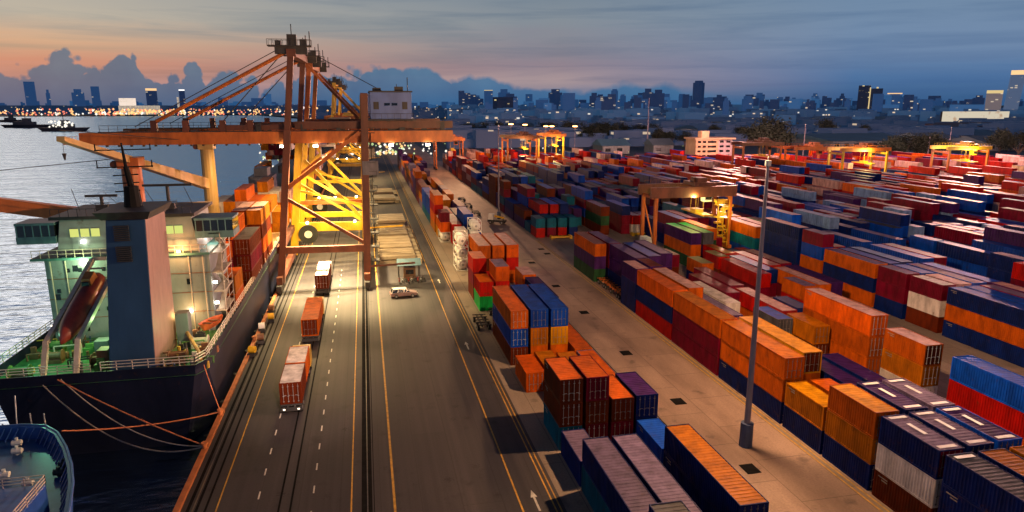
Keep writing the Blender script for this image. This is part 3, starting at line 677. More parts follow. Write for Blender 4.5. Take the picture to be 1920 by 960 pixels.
# ------------------------------------------------------------------ quay cranes
def make_crane(Y, label):
    t = thing('quay_crane', label, 'crane', (0, Y, 0), 0, 'ship to shore cranes along the quay')
    D = 26.0
    XL, XR = -16.9, -.6
    def legx(z): return XL + (z/29.0)*3.0
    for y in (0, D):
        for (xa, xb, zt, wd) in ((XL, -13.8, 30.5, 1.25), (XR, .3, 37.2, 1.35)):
            mb = MB(); mb.beam((xa, y, 1.5), (xb, y, zt), wd*(1 if y == 0 else 1.3), 1.1, up=(0,1,0)); mb.build('leg', STEEL_BR if y == 0 else STEEL_YL, t, bevel=.05)  # floodlit look put into the far frame's yellow, unlit look into near brown
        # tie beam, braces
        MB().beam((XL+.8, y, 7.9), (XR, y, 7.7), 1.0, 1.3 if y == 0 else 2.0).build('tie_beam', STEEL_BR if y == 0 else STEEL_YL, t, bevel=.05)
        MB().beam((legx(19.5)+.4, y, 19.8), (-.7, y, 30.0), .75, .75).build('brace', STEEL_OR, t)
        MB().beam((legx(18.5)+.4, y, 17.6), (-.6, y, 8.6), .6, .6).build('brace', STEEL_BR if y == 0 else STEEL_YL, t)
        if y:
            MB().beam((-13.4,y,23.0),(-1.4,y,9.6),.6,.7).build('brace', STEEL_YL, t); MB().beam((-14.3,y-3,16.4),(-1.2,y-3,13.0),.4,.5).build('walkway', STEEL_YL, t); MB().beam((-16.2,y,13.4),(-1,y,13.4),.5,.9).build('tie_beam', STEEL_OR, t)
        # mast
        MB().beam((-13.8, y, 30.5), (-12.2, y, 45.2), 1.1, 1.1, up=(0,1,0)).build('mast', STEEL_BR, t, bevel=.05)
    for x0, z in ((-16.8,7.9),(-.6,7.7)):
        MB().beam((x0, 0, z), (x0, D, z), 1.0, 1.2).build('tie_beam', STEEL_BR, t)
    MB().beam((-12.2,-1,44.2),(-12.0,D+1,44.6),1.6,1.3).build('apex_beam', STEEL_BR, t)
    # apex platforms & railings
    for y in (0, D):
        mb = MB(); mb.box(-16.2,-8.6,y-1.1,y+1.1,45.3,45.5)
        mb.box(-15.0,-9.4,y-.6,y+.6,44.0,45.3)
        mb.box(-12.8,-11.2,y-.6,y+.6,45.5,47.4)
        mb.tube((-12.0,y,47.4),(-12.0,y,49.2),.08); mb.tube((-8.9,y,45.5),(-8.9,y,48.0),.09); mb.tube((-9.6,y,45.5),(-9.6,y,47.3),.09)
        for i in range(10):
            x = -16.2 + i*.84
            mb.beam((x,y-1.1,45.5),(x,y-1.1,46.5),.07); mb.beam((x,y+1.1,45.5),(x,y+1.1,46.5),.07)
        mb.beam((-16.2,y-1.1,46.5),(-8.6,y-1.1,46.5),.07); mb.beam((-16.2,y+1.1,46.5),(-8.6,y+1.1,46.5),.07)
        mb.box(-14.9,-13.9,y-.5,y+.5,45.5,46.3); mb.box(-10.6,-9.4,y-.5,y+.5,45.5,46.6)
        mb.build('apex_platform', DARK, t)
    # sill beams and bogies
    for x0, wv in ((XL, 'sea'), (XR, 'land')):
        MB().beam((x0, -2.5, 2.4), (x0, D+2.5, 2.4), 1.1, 1.4).build('sill_beam', STEEL_BR, t, bevel=.05)
        for y in (-2.2, 2.4, D-2.4, D+2.2):
            mb = MB().box(x0-.45, x0+.45, y-1.6, y+1.6, .7, 1.7)
            for q in (-1.1, 0, 1.1): mb.tube((x0-.2, y+q, .42), (x0+.2, y+q, .42), .4, n=12)
            mb.build('bogie', DARK, t)
    # boom girders
    for y in (1.4, D-1.4):
        MB().box(-49.0, 17.0, y-.6, y+.6, 28.0, 30.2).build('boom_girder', STEEL_OR, t, bevel=.05)
        mb = MB()   # underside rail hangers
        for i in range(32): mb.box(-47+i*2.0, -46.7+i*2.0, y-.35, y+.35, 27.7, 28.0)
        mb.build('trolley_rail', DARK, t)
        mb = MB(); x = -46
        mb.box(-46,16.8,y-.4,y+.4,30.2,30.35)
        while x < 16.5:
            mb.beam((x,y+.6,30.2),(x,y+.6,31.4),.06); x += 1.5
        mb.beam((-46,y+.6,31.4),(16.5,y+.6,31.4),.07); mb.beam((-46,y+.6,30.8),(16.5,y+.6,30.8),.05)
        mb.build('railing', DARK, t)
        # upper walkway box girder
        mb = MB().box(-26,-14.5,y-.35,y+.35,30.5,31.4).box(-12.5,17,y-.35,y+.35,30.6,32.0); mb.build('upper_girder', STEEL_BR, t)
        for x in (-36.8,-31.5,-25.2,-20.4):
            MB().box(x-.5,x+.5,y-.5,y+.5,30.2,32.3).build('stay_bracket', STEEL_BR, t)
        # stays
        ym = 0 if y < D/2 else D
        MB().tube((-36.8,y,31.9),(-12.6,ym,44.6),.34).build('stay', STEEL_OR, t)
        mb = MB().tube((-25.2,y,32.0),(-12.8,ym,45.2),.09).tube((-40,y,31.2),(-13,ym,45.6),.07); mb.build('stay_rope', DARK, t)
    for y in (D-.4, D+.9): MB().beam((-11.6,y,43.6),(-1.0,y,32.0),.6,.6).build('back_stay', STEEL_OR, t)
    MB().tube((-9.2,D,45.4),(6,D,37.2),.08).build('stay_rope', DARK, t)
    for x in (-47.2,-34,-22,3,10,16.4):
        MB().beam((x,2,29.3),(x,D-2,29.3),.8,1.2).build('cross_beam', STEEL_OR, t)
    mb = MB().box(-51.4,-49.0,.2,D-.2,28.2,28.6)
    for i in range(6): mb.beam((-51.3+i*.5,.3,28.6),(-51.3+i*.5,.3,29.6),.06)
    mb.beam((-51.3,.3,29.6),(-49,.3,29.6),.06); mb.build('boom_tip_platform', STEEL_OR, t)
    # machinery house
    MB().box(1.4, 9.2, 1.5, D-8, 32.4, 37.4).build('machinery_house', paint('machinery_house_paint', (.10,.18,.50), .5, dirt=.3, scale=.4), t, bevel=.06)
    mb = MB().box(1.2,9.4,1.3,D-7.8,37.4,37.65); mb.build('house_roof', DARK, t)
    for x in (2.0, 7.4): MB().box(x,x+1.0,1.44,1.5,34.2,35.6).build('house_door', DARK, t)
    for x in (4.0, 5.4): MB().box(x,x+1.1,1.43,1.5,34.9,35.4).build('house_window', GLASSD, t)
    mb = MB().box(.5,10,.6,D-7,32.1,32.35)
    for i in range(8): mb.beam((1+i*1.2,.7,32.3),(1+i*1.2,.7,33.4),.06)
    mb.beam((1,.7,33.4),(9.6,.7,33.4),.07)
    for x in (2.2,8.4): mb.box(x,x+.4,1.5,D-8,31.0,32.1)
    mb.build('house_platform', DARK, t)
    mb = MB().box(2,3.6,6,8,37.7,38.3).box(6.2,7.8,4,6,37.7,38.5).tube((8.6,3,37.6),(8.6,3,40.2),.08); mb.build('roof_equipment', DARK, t)
    # operator cabin & trolley
    mb = MB().box(-9.5,-3.0,3.4,D-3.4,30.0,30.6).box(-9,-3.4,6,D-6,30.6,31.6); mb.build('trolley', STEEL_BR, t)
    c = MB().box(-8.6,-5.8,8.0,10.8,24.8,27.4).build('operator_cabin', WHITE, t); MB().box(-8.4,-6.0,7.96,8.0,25.4,26.9).build('cabin_window', GLASSD, c)
    # clutter on girders
    mb = MB(); rnd = random.Random(3)
    for i in range(46):
        x = rnd.uniform(-20,16); y = rnd.choice([1.4,D-1.4])+rnd.uniform(-1.3,1.3); a = rnd.uniform(.3,1.1)
        mb.box(x,x+a,y,y+a*.7,30.3,30.3+rnd.uniform(.5,1.7))
    mb.build('girder_equipment', DARK, t)
    # stairs on land leg
    mb = MB(); z = 2.5; s = 1
    while z < 30:
        mb.beam((1.2, -.5+ (1.6 if s > 0 else 0), z), (1.2, -.5 + (0 if s > 0 else 1.6), z+2.6), .5, .12, up=(1,0,0)); mb.box(.5,2.0,-.9,1.6,z+2.55,z+2.65); z += 2.75; s = -s
        mb.beam((2.0,-.9,z),(2.0,-.9,z+1),.06); mb.beam((.6,-.9,z+.9),(2.0,-.9,z+.9),.06)
    mb.build('stairway', DARK, t)
    # cable reel (sea side, far frame)
    r_ = MB(); n = 24
    r_.tube((-13.4,D-1.2,6.3),(-13.4,D-.7,6.3),2.15,n=28); rr = r_.build('cable_reel', BLACKRUB, t)
    MB().tube((-13.4,D-1.3,6.3),(-13.4,D-1.22,6.3),.85,n=20).build('reel_hub', WHITE, rr)
    # flood lights under girder and tie beam
    for x in (-15,-9,-4,5,12): MB().box(x-.4,x+.4,.2,.7,27.3,27.7).build('flood_light', LAMPW, t)
    for x in (-13.5,-9,-3): MB().box(x-.25,x+.25,D-.9,D-.6,8.7,9.1).build('flood_light', LAMPW, t)
    # house electrical box on land leg
    MB().box(-.6,2.4,-.9,.9,22.0,24.6).build('checker_cabin', paint('gray_box',(.12,.11,.13)), t)
    MB().beam((-.6,-.2,4.0),(8.8,-.2,4.3),.35).build('outrigger_pipe', STEEL_BR, t)
    return t
craneA = make_crane(134, 'nearest quay crane, dark orange brown with blue machinery house and boom over the ship')
ym = {STEEL_BR: STEEL_YL}
yel = {STEEL_BR: STEEL_YL}
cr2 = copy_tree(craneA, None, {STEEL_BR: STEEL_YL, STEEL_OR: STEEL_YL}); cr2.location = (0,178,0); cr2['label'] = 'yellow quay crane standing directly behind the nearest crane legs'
def rm(o):
    for ch in list(o.children): rm(ch)
    bpy.data.objects.remove(o)
for ch in list(cr2.children):
    if ch.name.split('.')[0] in ('boom_girder','trolley_rail','railing','upper_girder','stay_bracket','stay','stay_rope','boom_tip_platform','cross_beam','girder_equipment'): rm(ch)
for y in (1.4, 24.6): MB().box(-17.5, 17.0, y-.6, y+.6, 28.0, 30.2).build('boom_girder', STEEL_OR, cr2)
for x in (-17,3,16.4): MB().beam((x,2,29.3),(x,24,29.3),.8,1.2).build('cross_beam', STEEL_OR, cr2)
for y_, lab in ((328,'third quay crane along the quay, its apex showing beside the machinery house'),(420,'farthest quay crane at the end of the lit quay')):
    c_ = copy_tree(cr2); c_.location = (0,y_,0); c_['label'] = lab
# colour the upper masts of copies darker
for c_ in (cr2,):
    for ch in c_.children:
        if ch.name.startswith(('mast','apex_beam','upper_girder','back_stay','boom_girder')) and ch.material_slots:
            ch.material_slots[0].link = 'OBJECT'; ch.material_slots[0].material = STEEL_OR

# ------------------------------------------------------------------ yard gantries
def gantry(x0, x1, y, D, h, label, mat, mat2, cat='gantry crane', detail=True, gh=1.5):
    t = thing('yard_gantry', label, cat, (0, y, 0), 0, 'rubber tyred gantry cranes in the yard')
    for x in (x0, x1):
        for yy in (0, D):
            MB().beam((x, yy, 1.2), (x, yy, h), .75, .75, up=(0,1,0)).build('leg', mat, t)
        MB().beam((x, -1.2, 1.4), (x, D+1.2, 1.4), .9, .9).build('sill_beam', mat, t)
        MB().beam((x, 0, h-1), (x, D, h-1), .6, .8).build('tie_beam', mat, t)
        if detail: MB().beam((x,0,2),(x,D,h-2),.3).build('brace', mat, t)
        for yy in (-.8,.8,D-.8,D+.8):
            MB().tube((x-.35,yy,.6),(x+.35,yy,.6),.6,n=14).build('wheel', BLACKRUB, t)
    for yy in (0, D):
        MB().box(x0-1.4, x1+1.4, yy-.45, yy+.45, h+1.5-gh, h+1.5).build('girder', mat2, t)
        mb = MB(); n = int((x1-x0)/1.4)
        for i in range(n+1):
            x = x0 + (x1-x0)*i/n; mb.beam((x,yy-.4,h+1.5),(x,yy-.4,h+2.5),.06)
        mb.beam((x0,yy-.4,h+2.5),(x1,yy-.4,h+2.5),.07); mb.build('railing', mat2, t)
    tx = x0*.35+x1*.65
    mb = MB().box(tx-2.4,tx+2.4,.6,D-.6,h+1.5,h+2.3).box(tx-1.2,tx+1.4,2,D-2,h+2.3,h+3.3).tube((tx-1.5,D/2,h+2.6),(tx+1.5,D/2,h+2.6),.7,n=12); mb.build('trolley', mat2, t)
    c = MB().box(tx+.6,tx+2.6,1.2,3.2,h-2.4,h-.2).build('operator_cabin', WHITE if detail else mat2, t)
    MB().box(tx+.75,tx+2.45,1.16,1.2,h-1.9,h-.7).build('cabin_window', GLASSD, c)
    sp_ = MB().box(tx-1.2,tx+1.2,D/2-6,D/2+6,h-5.4,h-5.0).box(tx-1,tx+1,D/2-1.5,D/2+1.5,h-5.0,h-4.3)
    for sx in (-1,1):
        for sy in (-1,1): sp_.tube((tx+sx,D/2+sy*1.4,h-4.4),(tx+sx*.9,D/2+sy,h+1.2),.05,n=4)
    sp_.build('spreader', STEEL_YL, t)
    return t
gA = gantry(66.5, 85.6, 149, 7.5, 14.6, 'near yard gantry with brown girder spanning the green roofed stacks', STEEL_OR, STEEL_BR, gh=2.5)
MB().box(65.3,67.0,1.5,6.0,1.0,3.6).build('power_unit', WHITE, gA)
for x in (69.5,75.5,80.5): MB().box(x-.7,x+.7,-.3,.3,14.25,14.45).build('flood_light', LAMPW, gA)
mb = MB()
rnq = random.Random(4)
for i in range(34):
    x = rnq.uniform(82.2,86.4); z = rnq.uniform(1.5,13); y_ = rnq.uniform(-1.2,.6); a = rnq.uniform(.25,.75); mb.box(x-a,x+a,y_,y_+a,z,z+a*rnq.uniform(.5,1.6))
for k in range(4): mb.box(82.0,84.9,-1.2,1.0,2.5+k*3,2.62+k*3)
for x in (82.0,83.4,84.8): mb.beam((x,-1.2,1.5),(x,-1.2,13),.14)
mb.beam((82,-1.2,2.5),(84.8,-1.2,5.5),.12).beam((84.8,-1.2,5.5),(82,-1.2,8.5),.12).beam((82,-1.2,8.5),(84.8,-1.2,11.5),.12); mb.build('electrical_cabinets', STEEL_YL, gA)
GANTRY_AT = []
def gx(u0, u1, vb, D, lab, mat, mat2, hpx):
    a = at(u0, vb, 7.8); b_ = at(u1, vb, 7.8); y = (a[1]+b_[1])/2; GANTRY_AT.append((a[0], b_[0], y, D))
    x0 = atY(u0, vb, y)[0]; x1 = atY(u1, vb, y)[0]
    h = atY((u0+u1)/2, vb-hpx, y)[2]
    return gantry(x0, x1, y, D, h, lab, mat, mat2, detail=False)
gx(1578,1660,320,9,'yellow lit yard gantry right of the office block, with bright spreader',STEEL_YL,STEEL_OR,36)
gx(1776,1848,317,9,'orange yard gantry farthest right in the yard',STEEL_OR,STEEL_YL,36)
gx(1392,1462,307,9,'dark orange yard gantry just right of the office block',STEEL_OR,STEEL_BR,34)
gx(1492,1556,307,9,'orange yard gantry between the dark tree and the yellow gantry',STEEL_OR,STEEL_OR,26)
gx(1022,1056,294,14,'yellow yard gantry among stacks left of the tall mast',STEEL_YL,STEEL_OR,38)
gx(952,1006,300,14,'orange yard gantry under the row of orange lamps',STEEL_OR,STEEL_BR,40)
gx(818,868,292,12,'orange yard gantry behind the end of the crane boom',STEEL_OR,STEEL_OR,28)

# ------------------------------------------------------------------ light masts
def mast(x, y, h, label, lit=False, r=.34):
    t = thing('light_mast', label, 'light mast', (x, y, 0), 0, 'tall light masts in the yard')
    MB().tube((0,0,1.4),(0,0,h),r,r*.45,n=12).build('pole', paint('mast_paint',(.17,.15,.20),.5,dirt=.3,scale=.3), t, smooth=False)
    MB().tube((0,0,0),(0,0,2.6),r*2.1,r*2.0,n=10).build('base_sleeve', paint('mast_base_blue',(.05,.08,.17),.6), t)
    hd = MB().tube((0,0,h),(0,0,h+.5),.3,n=10)
    if h > 20 and not lit: hd.tube((0,0,h-.05),(0,0,h+.9),.05)
    hd.build('lamp_head', GALV, t)
    if lit:
        mb = MB()
        for i in range(6):
            a = i*math.pi/3; mb.box(math.cos(a)*1.1-.35, math.cos(a)*1.1+.35, math.sin(a)*1.1-.35, math.sin(a)*1.1+.35, h-.5, h-.1)
        mb.build('lamp_ring', LAMPO, t)
    return t
mast(37.8, 59.3, 29.3, 'tall slim light mast with dark blue base on the concrete lane in front', r=.33)
mast(40.0, 207.0, 28.5, 'pale mast beside the small loader on the blue lit pavement', r=.3)
def mast_px(u, vt, vb, label, lit=False, r=.3):
    p = at(u, vb); h = atY(u, vt, p[1])[2]; return mast(p[0], p[1], h, label, lit, r)
mast_px(1213,185,283,'tall white mast with red collar above the low sheds', r=.55)
mast_px(1503,235,318,'pink lit mast between two orange gantries', r=.4)
mast_px(1776,240,300,'mast standing left of the orange gantry far right', r=.5)
mast_px(1737,258,308,'short mast left of the mast by the orange gantry', r=.4)
for u, v in ((958,232),(984,233),(1023,236),(1034,236),(1077,236)):
    mast_px(u, v, 296, 'lamp mast with orange glare above the left yard gantries', True, .3)

# ------------------------------------------------------------------ office, sheds
OFF = paint('office_wall_paint', (.55,.36,.22), .6, dirt=.25, scale=.2)
p = at(1303, 306); Yo = p[1]; x0 = p[0]; x1 = atY(1345, 306, Yo)[0]; x2 = atY(1362,306,Yo)[0]; zt = atY(1303, 262, Yo)[2]
t = thing('office_block', 'five storey pale orange office block with rows of dark window openings', 'building', (0,0,0))
MB().box(x0, x1, Yo, Yo+14, 0, zt).build('wall', OFF, t)
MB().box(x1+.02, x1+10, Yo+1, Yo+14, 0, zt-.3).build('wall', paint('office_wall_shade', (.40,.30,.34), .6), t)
MB().box(x0-1, x1+11, Yo-1, Yo+15, zt, zt+1.0).build('roof', OFF, t)
MB().box(x0+5,x0+10,Yo+3,Yo+8,zt+1,zt+5).build('roof_house', OFF, t)
nf_ = 5; fh = zt/nf_
for i in range(1, nf_):
    z0 = i*fh + fh*.28; z1 = i*fh + fh*.72
    for k in range(2): 
        xa = x0+1.2+k*(x1-x0)*.22; MB().box(xa, xa+(x1-x0)*.14, Yo-.05, Yo+.1, z0, z1).build('window', GLASSD, t)
    xa = x0+(x1-x0)*.52; MB().box(xa, xa+(x1-x0)*.38, Yo-.05, Yo+.1, z0, z1).build('window', GLASSD, t)
    for k in range(2): xa = x1+1.4+k*4.4; MB().box(xa, xa+2.6, Yo+.95, Yo+1.1, z0, z1).build('window', GLASSD, t)
# control kiosk and carts on quay
t = thing('kiosk', 'small open kiosk with blue gabled roof on the quay road', 'kiosk', (7.8,138.5,0))
bl = paint('blue_roof_paint', (.03,.10,.16), .5)
mb = MB(); 
mb.poly([(-2.4,-2,3.1),(2.4,-2,3.1),(2.4,0,4.2),(-2.4,0,4.2)]).poly([(-2.4,2,3.1),(2.4,2,3.1),(2.4,0,4.2),(-2.4,0,4.2)]).poly([(-2.4,-2,3.0),(2.4,-2,3.0),(2.4,2,3.0),(-2.4,2,3.0)]).poly([(-2.4,-2,3.05),(-2.4,2,3.05),(-2.4,0,4.2)]).poly([(2.4,-2,3.05),(2.4,2,3.05),(2.4,0,4.2)])
mb.build('roof', bl, t)
for sx in (-1,1):
    for sy in (-1,1): MB().tube((sx*2.1,sy*1.7,0),(sx*2.1,sy*1.7,3.0),.08).build('post', DARK, t)
MB().box(-1.1,1.3,-1.0,1.2,0,2.4).build('booth', paint('booth_brown',(.16,.09,.04)), t); MB().box(-.7,.9,-1.03,-1.0,1.1,2.0).build('window', GLASSD, t)
for i in range(9):
    x = 5.6+i*.62; y = 134.6+(i%3)*.5
    o = thing('motorcycle', 'parked motorcycle in the row in front of the blue roofed kiosk', 'motorcycle', (x,y,0), R(8*(i%3)), 'motorcycles parked by the kiosk')
    mb = MB().tube((-.04,-.6,.3),(.04,-.6,.3),.3,n=12).tube((-.04,.6,.3),(.04,.6,.3),.3,n=12); mb.build('wheel', BLACKRUB, o)
    MB().hexa([(-.12,-.35,.35),(.12,-.35,.35),(.12,.4,.35),(-.12,.4,.35)],[(-.12,-.5,.8),(.12,-.5,.8),(.12,.2,.72),(-.12,.2,.72)]).beam((0,.6,.3),(0,.38,1.0),.07).beam((-.32,.36,1.0),(.32,.36,1.0),.05).build('body', [paint('bike_red',(.3,.03,.02)),GALV,DARK][i%3], o)

# ------------------------------------------------------------------ hatch covers stacked on quay
HC = paint('hatch_cover_paint', (.24,.19,.13), .6, dirt=.35, scale=.3, rust=.15)
for i, (y0, y1, n) in enumerate(((151.5,160.5,2),(162.0,176.5,2),(178.5,192.5,2),(195,208,3),(251,262,2),(270,282,2))):
    t = thing('hatch_cover_stack', 'pile of cream steel hatch covers, %s from the camera right of the crane leg' % ORD[i+1], 'hatch cover', (0,0,0), 0, 'ship hatch covers laid on the quay')
    for k in range(n):
        mb = MB(); dx = .3*k
        mb.box(2.0+dx,9.8+dx,y0,y1,.3+k*.95,.95+k*.95)
        for q in range(4): mb.box(2.2+dx,9.6+dx,y0+.3+q*(y1-y0-.6)/4,y0+.45+q*(y1-y0-.6)/4,.95+k*.95,1.02+k*.95)
        mb.build('cover', HC, t)
    for q in range(3): MB().box(9.9,11.6,y0+q*(y1-y0)/3,y0+(q+.85)*(y1-y0)/3,.0,1.1).build('end_beam', HC, t)

# ------------------------------------------------------------------ trucks
def wheels(t, xs, ys, r=.5, w_=.35):
    for y in ys:
        for x in xs:
            wh = MB().tube((x-w_/2,y,r),(x+w_/2,y,r),r,n=16).build('wheel', BLACKRUB, t); MB().tube((x-w_/2-.01,y,r),(x+w_/2+.01,y,r),r*.5,n=12).build('rim', GALV, wh)
def truck(x, y, Lg, label, cabcol, lights=True):
    t = thing('container_truck', label, 'truck', (x, y, 0), 0, 'container trucks driving along the quay')
    mb = MB().box(-.5,-.3,0,Lg+1.5,.95,1.25).box(.3,.5,0,Lg+1.5,.95,1.25)
    for i in range(int(Lg/1.6)): mb.box(-1.15,1.15,.1+i*1.6,.25+i*1.6,1.12,1.28)
    mb.build('chassis', DARK, t)
    MB().box(-1.2,1.2,-.12,.0,.55,1.0).build('rear_bumper', DARK, t)
    c = MB().hexa([(-1.22,Lg+.9,.6),(1.22,Lg+.9,.6),(1.22,Lg+3.3,.6),(-1.22,Lg+3.3,.6)],[(-1.18,Lg+1.0,3.1),(1.18,Lg+1.0,3.1),(1.18,Lg+3.0,3.1),(-1.18,Lg+3.0,3.1)]).build('cab', cabcol, t, bevel=.08)
    MB().box(-1.0,1.0,Lg+3.16,Lg+3.24,1.8,2.7).build('windscreen', GLASSD, c)
    MB().box(-.8,.8,Lg+.86,Lg+.93,2.0,2.6).build('rear_window', GLASSD, c)
    wheels(t, (-.98,.98), (1.0,2.3,Lg-.6,Lg+2.3))
    if lights:
        for sx in (-1,1): MB().box(sx*.8-.12,sx*.8+.12,-.16,-.12,.7,.86).build('tail_light', paint('tail_lamp_glass',(.6,.5,.4)) if y > 90 else glow('tail_glow',(1,.8,.6),3), t)
    return t
YC = paint('truck_cab_yellow', (.55,.33,.05), .4); BC = paint('truck_cab_white', (.55,.55,.55), .4)
truck(-9.6, 76.8, 12.6, 'nearest container truck, carrying two pale roofed boxes toward the crane', YC)
container(-9.6, 77.0, 1.3, 6.1, 2.6, 'brown', 'pink roofed container at the rear of the nearest truck', lod=0, roof='white', group='containers carried by trucks');  # white roofs on this truck stand in for quay light falling on them
container(-9.6, 83.4, 1.3, 6.1, 2.6, 'orange', 'pink roofed container behind the cab of the nearest truck', lod=0, roof='white', group='containers carried by trucks')
truck(-9.2, 101.0, 12.6, 'second container truck on the quay, carrying one brown orange box', YC, False)
container(-9.2, 101.2, 1.3, 12.3, 2.6, 'orange', 'brown orange container on the second truck along the quay', lod=0, doors='brown', group='containers carried by trucks')
truck(-9.0, 128.4, 12.6, 'third truck, passing under the nearest crane with a white box', BC, False)
container(-9.0, 128.6, 1.3, 12.3, 2.6, 'brown', 'white roofed container on the truck beneath the nearest crane', lod=0, roof='white', group='containers carried by trucks')
# pickup / station wagon
t = thing('parked_car', 'pale station wagon with white roof parked sideways on the quay road', 'car', (5.9,124.6,0), R(-84))
RC = paint('car_red', (.35,.05,.05), .3); WC = paint('car_white', (.65,.62,.6), .3)
def car_body(t, col, roofcol, L_=5.0):
    mb = MB(); W = .92
    prof = [(-2.5,.35),(-2.5,.85),(-2.35,1.0),(-1.2,1.06),(1.35,1.06),(2.25,.92),(2.5,.7),(2.5,.35)]
    k = len(prof)
    mb.v = [(-W,y,z) for y,z in prof]+[(W,y,z) for y,z in prof]
    mb.f = [tuple(range(k)), tuple(reversed(range(k,2*k)))]+[(i,(i+1)%k,k+(i+1)%k,k+i) for i in range(k)]
    mb.build('body', col, t, bevel=.06)
    c = MB().hexa([(-.86,-2.3,1.04),(.86,-2.3,1.04),(.86,1.25,1.04),(-.86,1.25,1.04)],[(-.72,-2.0,1.62),(.72,-2.0,1.62),(.72,.45,1.62),(-.72,.45,1.62)]).build('window', GLASSD, t)
    MB().box(-.74,.74,-2.02,.5,1.62,1.7).build('roof', roofcol, t, bevel=.03)
    mb = MB()
    for y in (-2.25,-1.2,-.1): 
        for s in (-1,1): mb.beam((s*.87,y,1.04),(s*.73,y+.15,1.64),.09)
    for s in (-1,1): mb.beam((s*.87,1.25,1.04),(s*.73,.45,1.64),.09)
    mb.build('pillar_frame', roofcol, t)
    for y in (-1.5,1.55):
        for x in (-.84,.84):
            wh = MB().tube((x-.12,y,.35),(x+.12,y,.35),.35,n=16).build('wheel', BLACKRUB, t); MB().tube((x-.125,y,.35),(x+.125,y,.35),.2,n=12).build('rim', GALV, wh)
    for s in (-1,1): MB().box(s*.65-.15,s*.65+.15,2.46,2.52,.68,.82).build('headlight', WHITE, t); MB().box(s*.75-.1,s*.75+.1,-2.53,-2.49,.75,.95).build('tail_light', RC, t)
car_body(t, paint('car_silver_red',(.30,.20,.20),.3), WC)
# reach stacker near second mast
t = thing('terminal_tractor', 'small dark loader with pale cab beside the mast on the blue pavement', 'loader', (37.8,200,0), R(60))
MB().box(-1.1,1.1,-3,2.4,.7,1.3).build('chassis', DARK, t); c = MB().box(-1.0,.3,.6,2.2,1.3,3.0).build('cab', WHITE, t); MB().box(-.9,.2,2.2,2.24,1.9,2.8).build('windscreen', GLASSD, c)
MB().beam((.4,-2.4,1.8),(.4,2.6,2.6),.5).build('boom', STEEL_YL, t); wheels(t, (-.95,.95), (-2.1,1.5), .55)
for (x, y, lab) in ((50.5,173.6,'yellow spreader frame lying in front of the four teal topped boxes'),(73.5,173.4,'yellow spreader frame lying in front of the brown and green stack')):
    t = thing('lifting_frame', lab, 'spreader', (x,y,0), R(90))
    MB().box(-.6,.6,-2.6,2.6,.25,.7).build('beam', STEEL_YL, t)
    for s in (-1,1): MB().box(-1.0,1.0,s*2.6-.25,s*2.6+.25,0.0,.85).build('end_frame', STEEL_YL, t)
# trailers parked in lane gap and along L block
for i, (x, y, lab) in enumerate(((45.6,113.5,'low orange trailer in the gap of the kerbside row, nearer one'),(45.6,120.6,'low orange trailer in the gap of the kerbside row, farther one'),(17.3,101.5,'empty trailer between stacks beside the quay road'),(20.6,104.5,'empty trailer behind the blue roofed stack by the quay road'),(34.6,215,'dark tractor trailer parked on the far lane, nearest of the line'),(34.6,232,'dark tractor trailer parked on the far lane, second of the line'),(34.6,249,'dark tractor trailer parked on the far lane, third of the line'))):
    t = thing('empty_trailer', lab, 'trailer', (x,y,0), 0, 'empty container trailers')
    mb = MB().box(-.5,-.3,0,6,.8,1.05).box(.3,.5,0,6,.8,1.05)
    for k in range(5): mb.box(-1.1,1.1,.1+k*1.4,.3+k*1.4,1.0,1.12)
    mb.build('chassis', STEEL_OR if i < 2 else DARK, t); wheels(t, (-.9,.9), (.9,2.0,5.2), .45)
#@@PART3
# ------------------------------------------------------------------ the moored cargo ship
HULLM = paint('hull_navy_paint', (.006,.009,.030), .5, dirt=.4, scale=.3, rust=.22, spec=.25)
HSIDE = paint('house_paint', (.17,.21,.24), .5, dirt=.3, scale=.35, rust=.3)
DECKG = paint('deck_green_paint', (.06,.26,.08), .55, dirt=.55, scale=.8, streak=False, rust=.25)
FUNM = paint('funnel_blue_paint', (.02,.07,.17), .45, dirt=.25, scale=.3)
BROWNST = paint('rusty_gear', (.22,.09,.04), .6, dirt=.5)
PIPEW = paint('pale_rail_paint', (.55,.48,.42), .5, dirt=.3)
ship = thing('cargo_ship', 'moored cargo ship with dark navy hull, green stern deck and tall blue funnel', 'ship', (0,0,0))
SX0, SX1, SY0, SY1, DZ = -40.6, -18.6, 77.0, 205.0, 5.7
top_ = [(SX0+.8,SY0),(SX1-.8,SY0),(SX1,SY0+1.6),(SX1,SY1-30),(-24,SY1-6),(-29.6,SY1),(-35,SY1-6),(SX0,SY1-30),(SX0,SY0+1.6)]
bot_ = [(SX0+3,SY0+1.2),(SX1-3,SY0+1.2),(SX1-.5,SY0+9),(SX1,SY1-30),(-24,SY1-8),(-29.6,SY1-3),(-35,SY1-8),(SX0,SY1-30),(SX0+.5,SY0+9)]
mb = MB(); n = len(top_)
mb.v = [(x,y,-4) for x,y in bot_]+[(x,y,6.9) for x,y in top_]+[(x*(1)+(.12 if x<-29.6 else -.12),y+(.12 if y<100 else -.12),6.9) for x,y in top_]+[(x+(.12 if x<-29.6 else -.12),y+(.12 if y<100 else -.12),DZ-.1) for x,y in top_]
for j in range(3):
    for i in range(n): q=(i+1)%n; mb.f.append((j*n+i,j*n+q,(j+1)*n+q,(j+1)*n+i))
mb.build('hull', HULLM, ship)
MB().poly([(x,y,DZ) for x,y in top_]).build('deck', DECKG, ship)
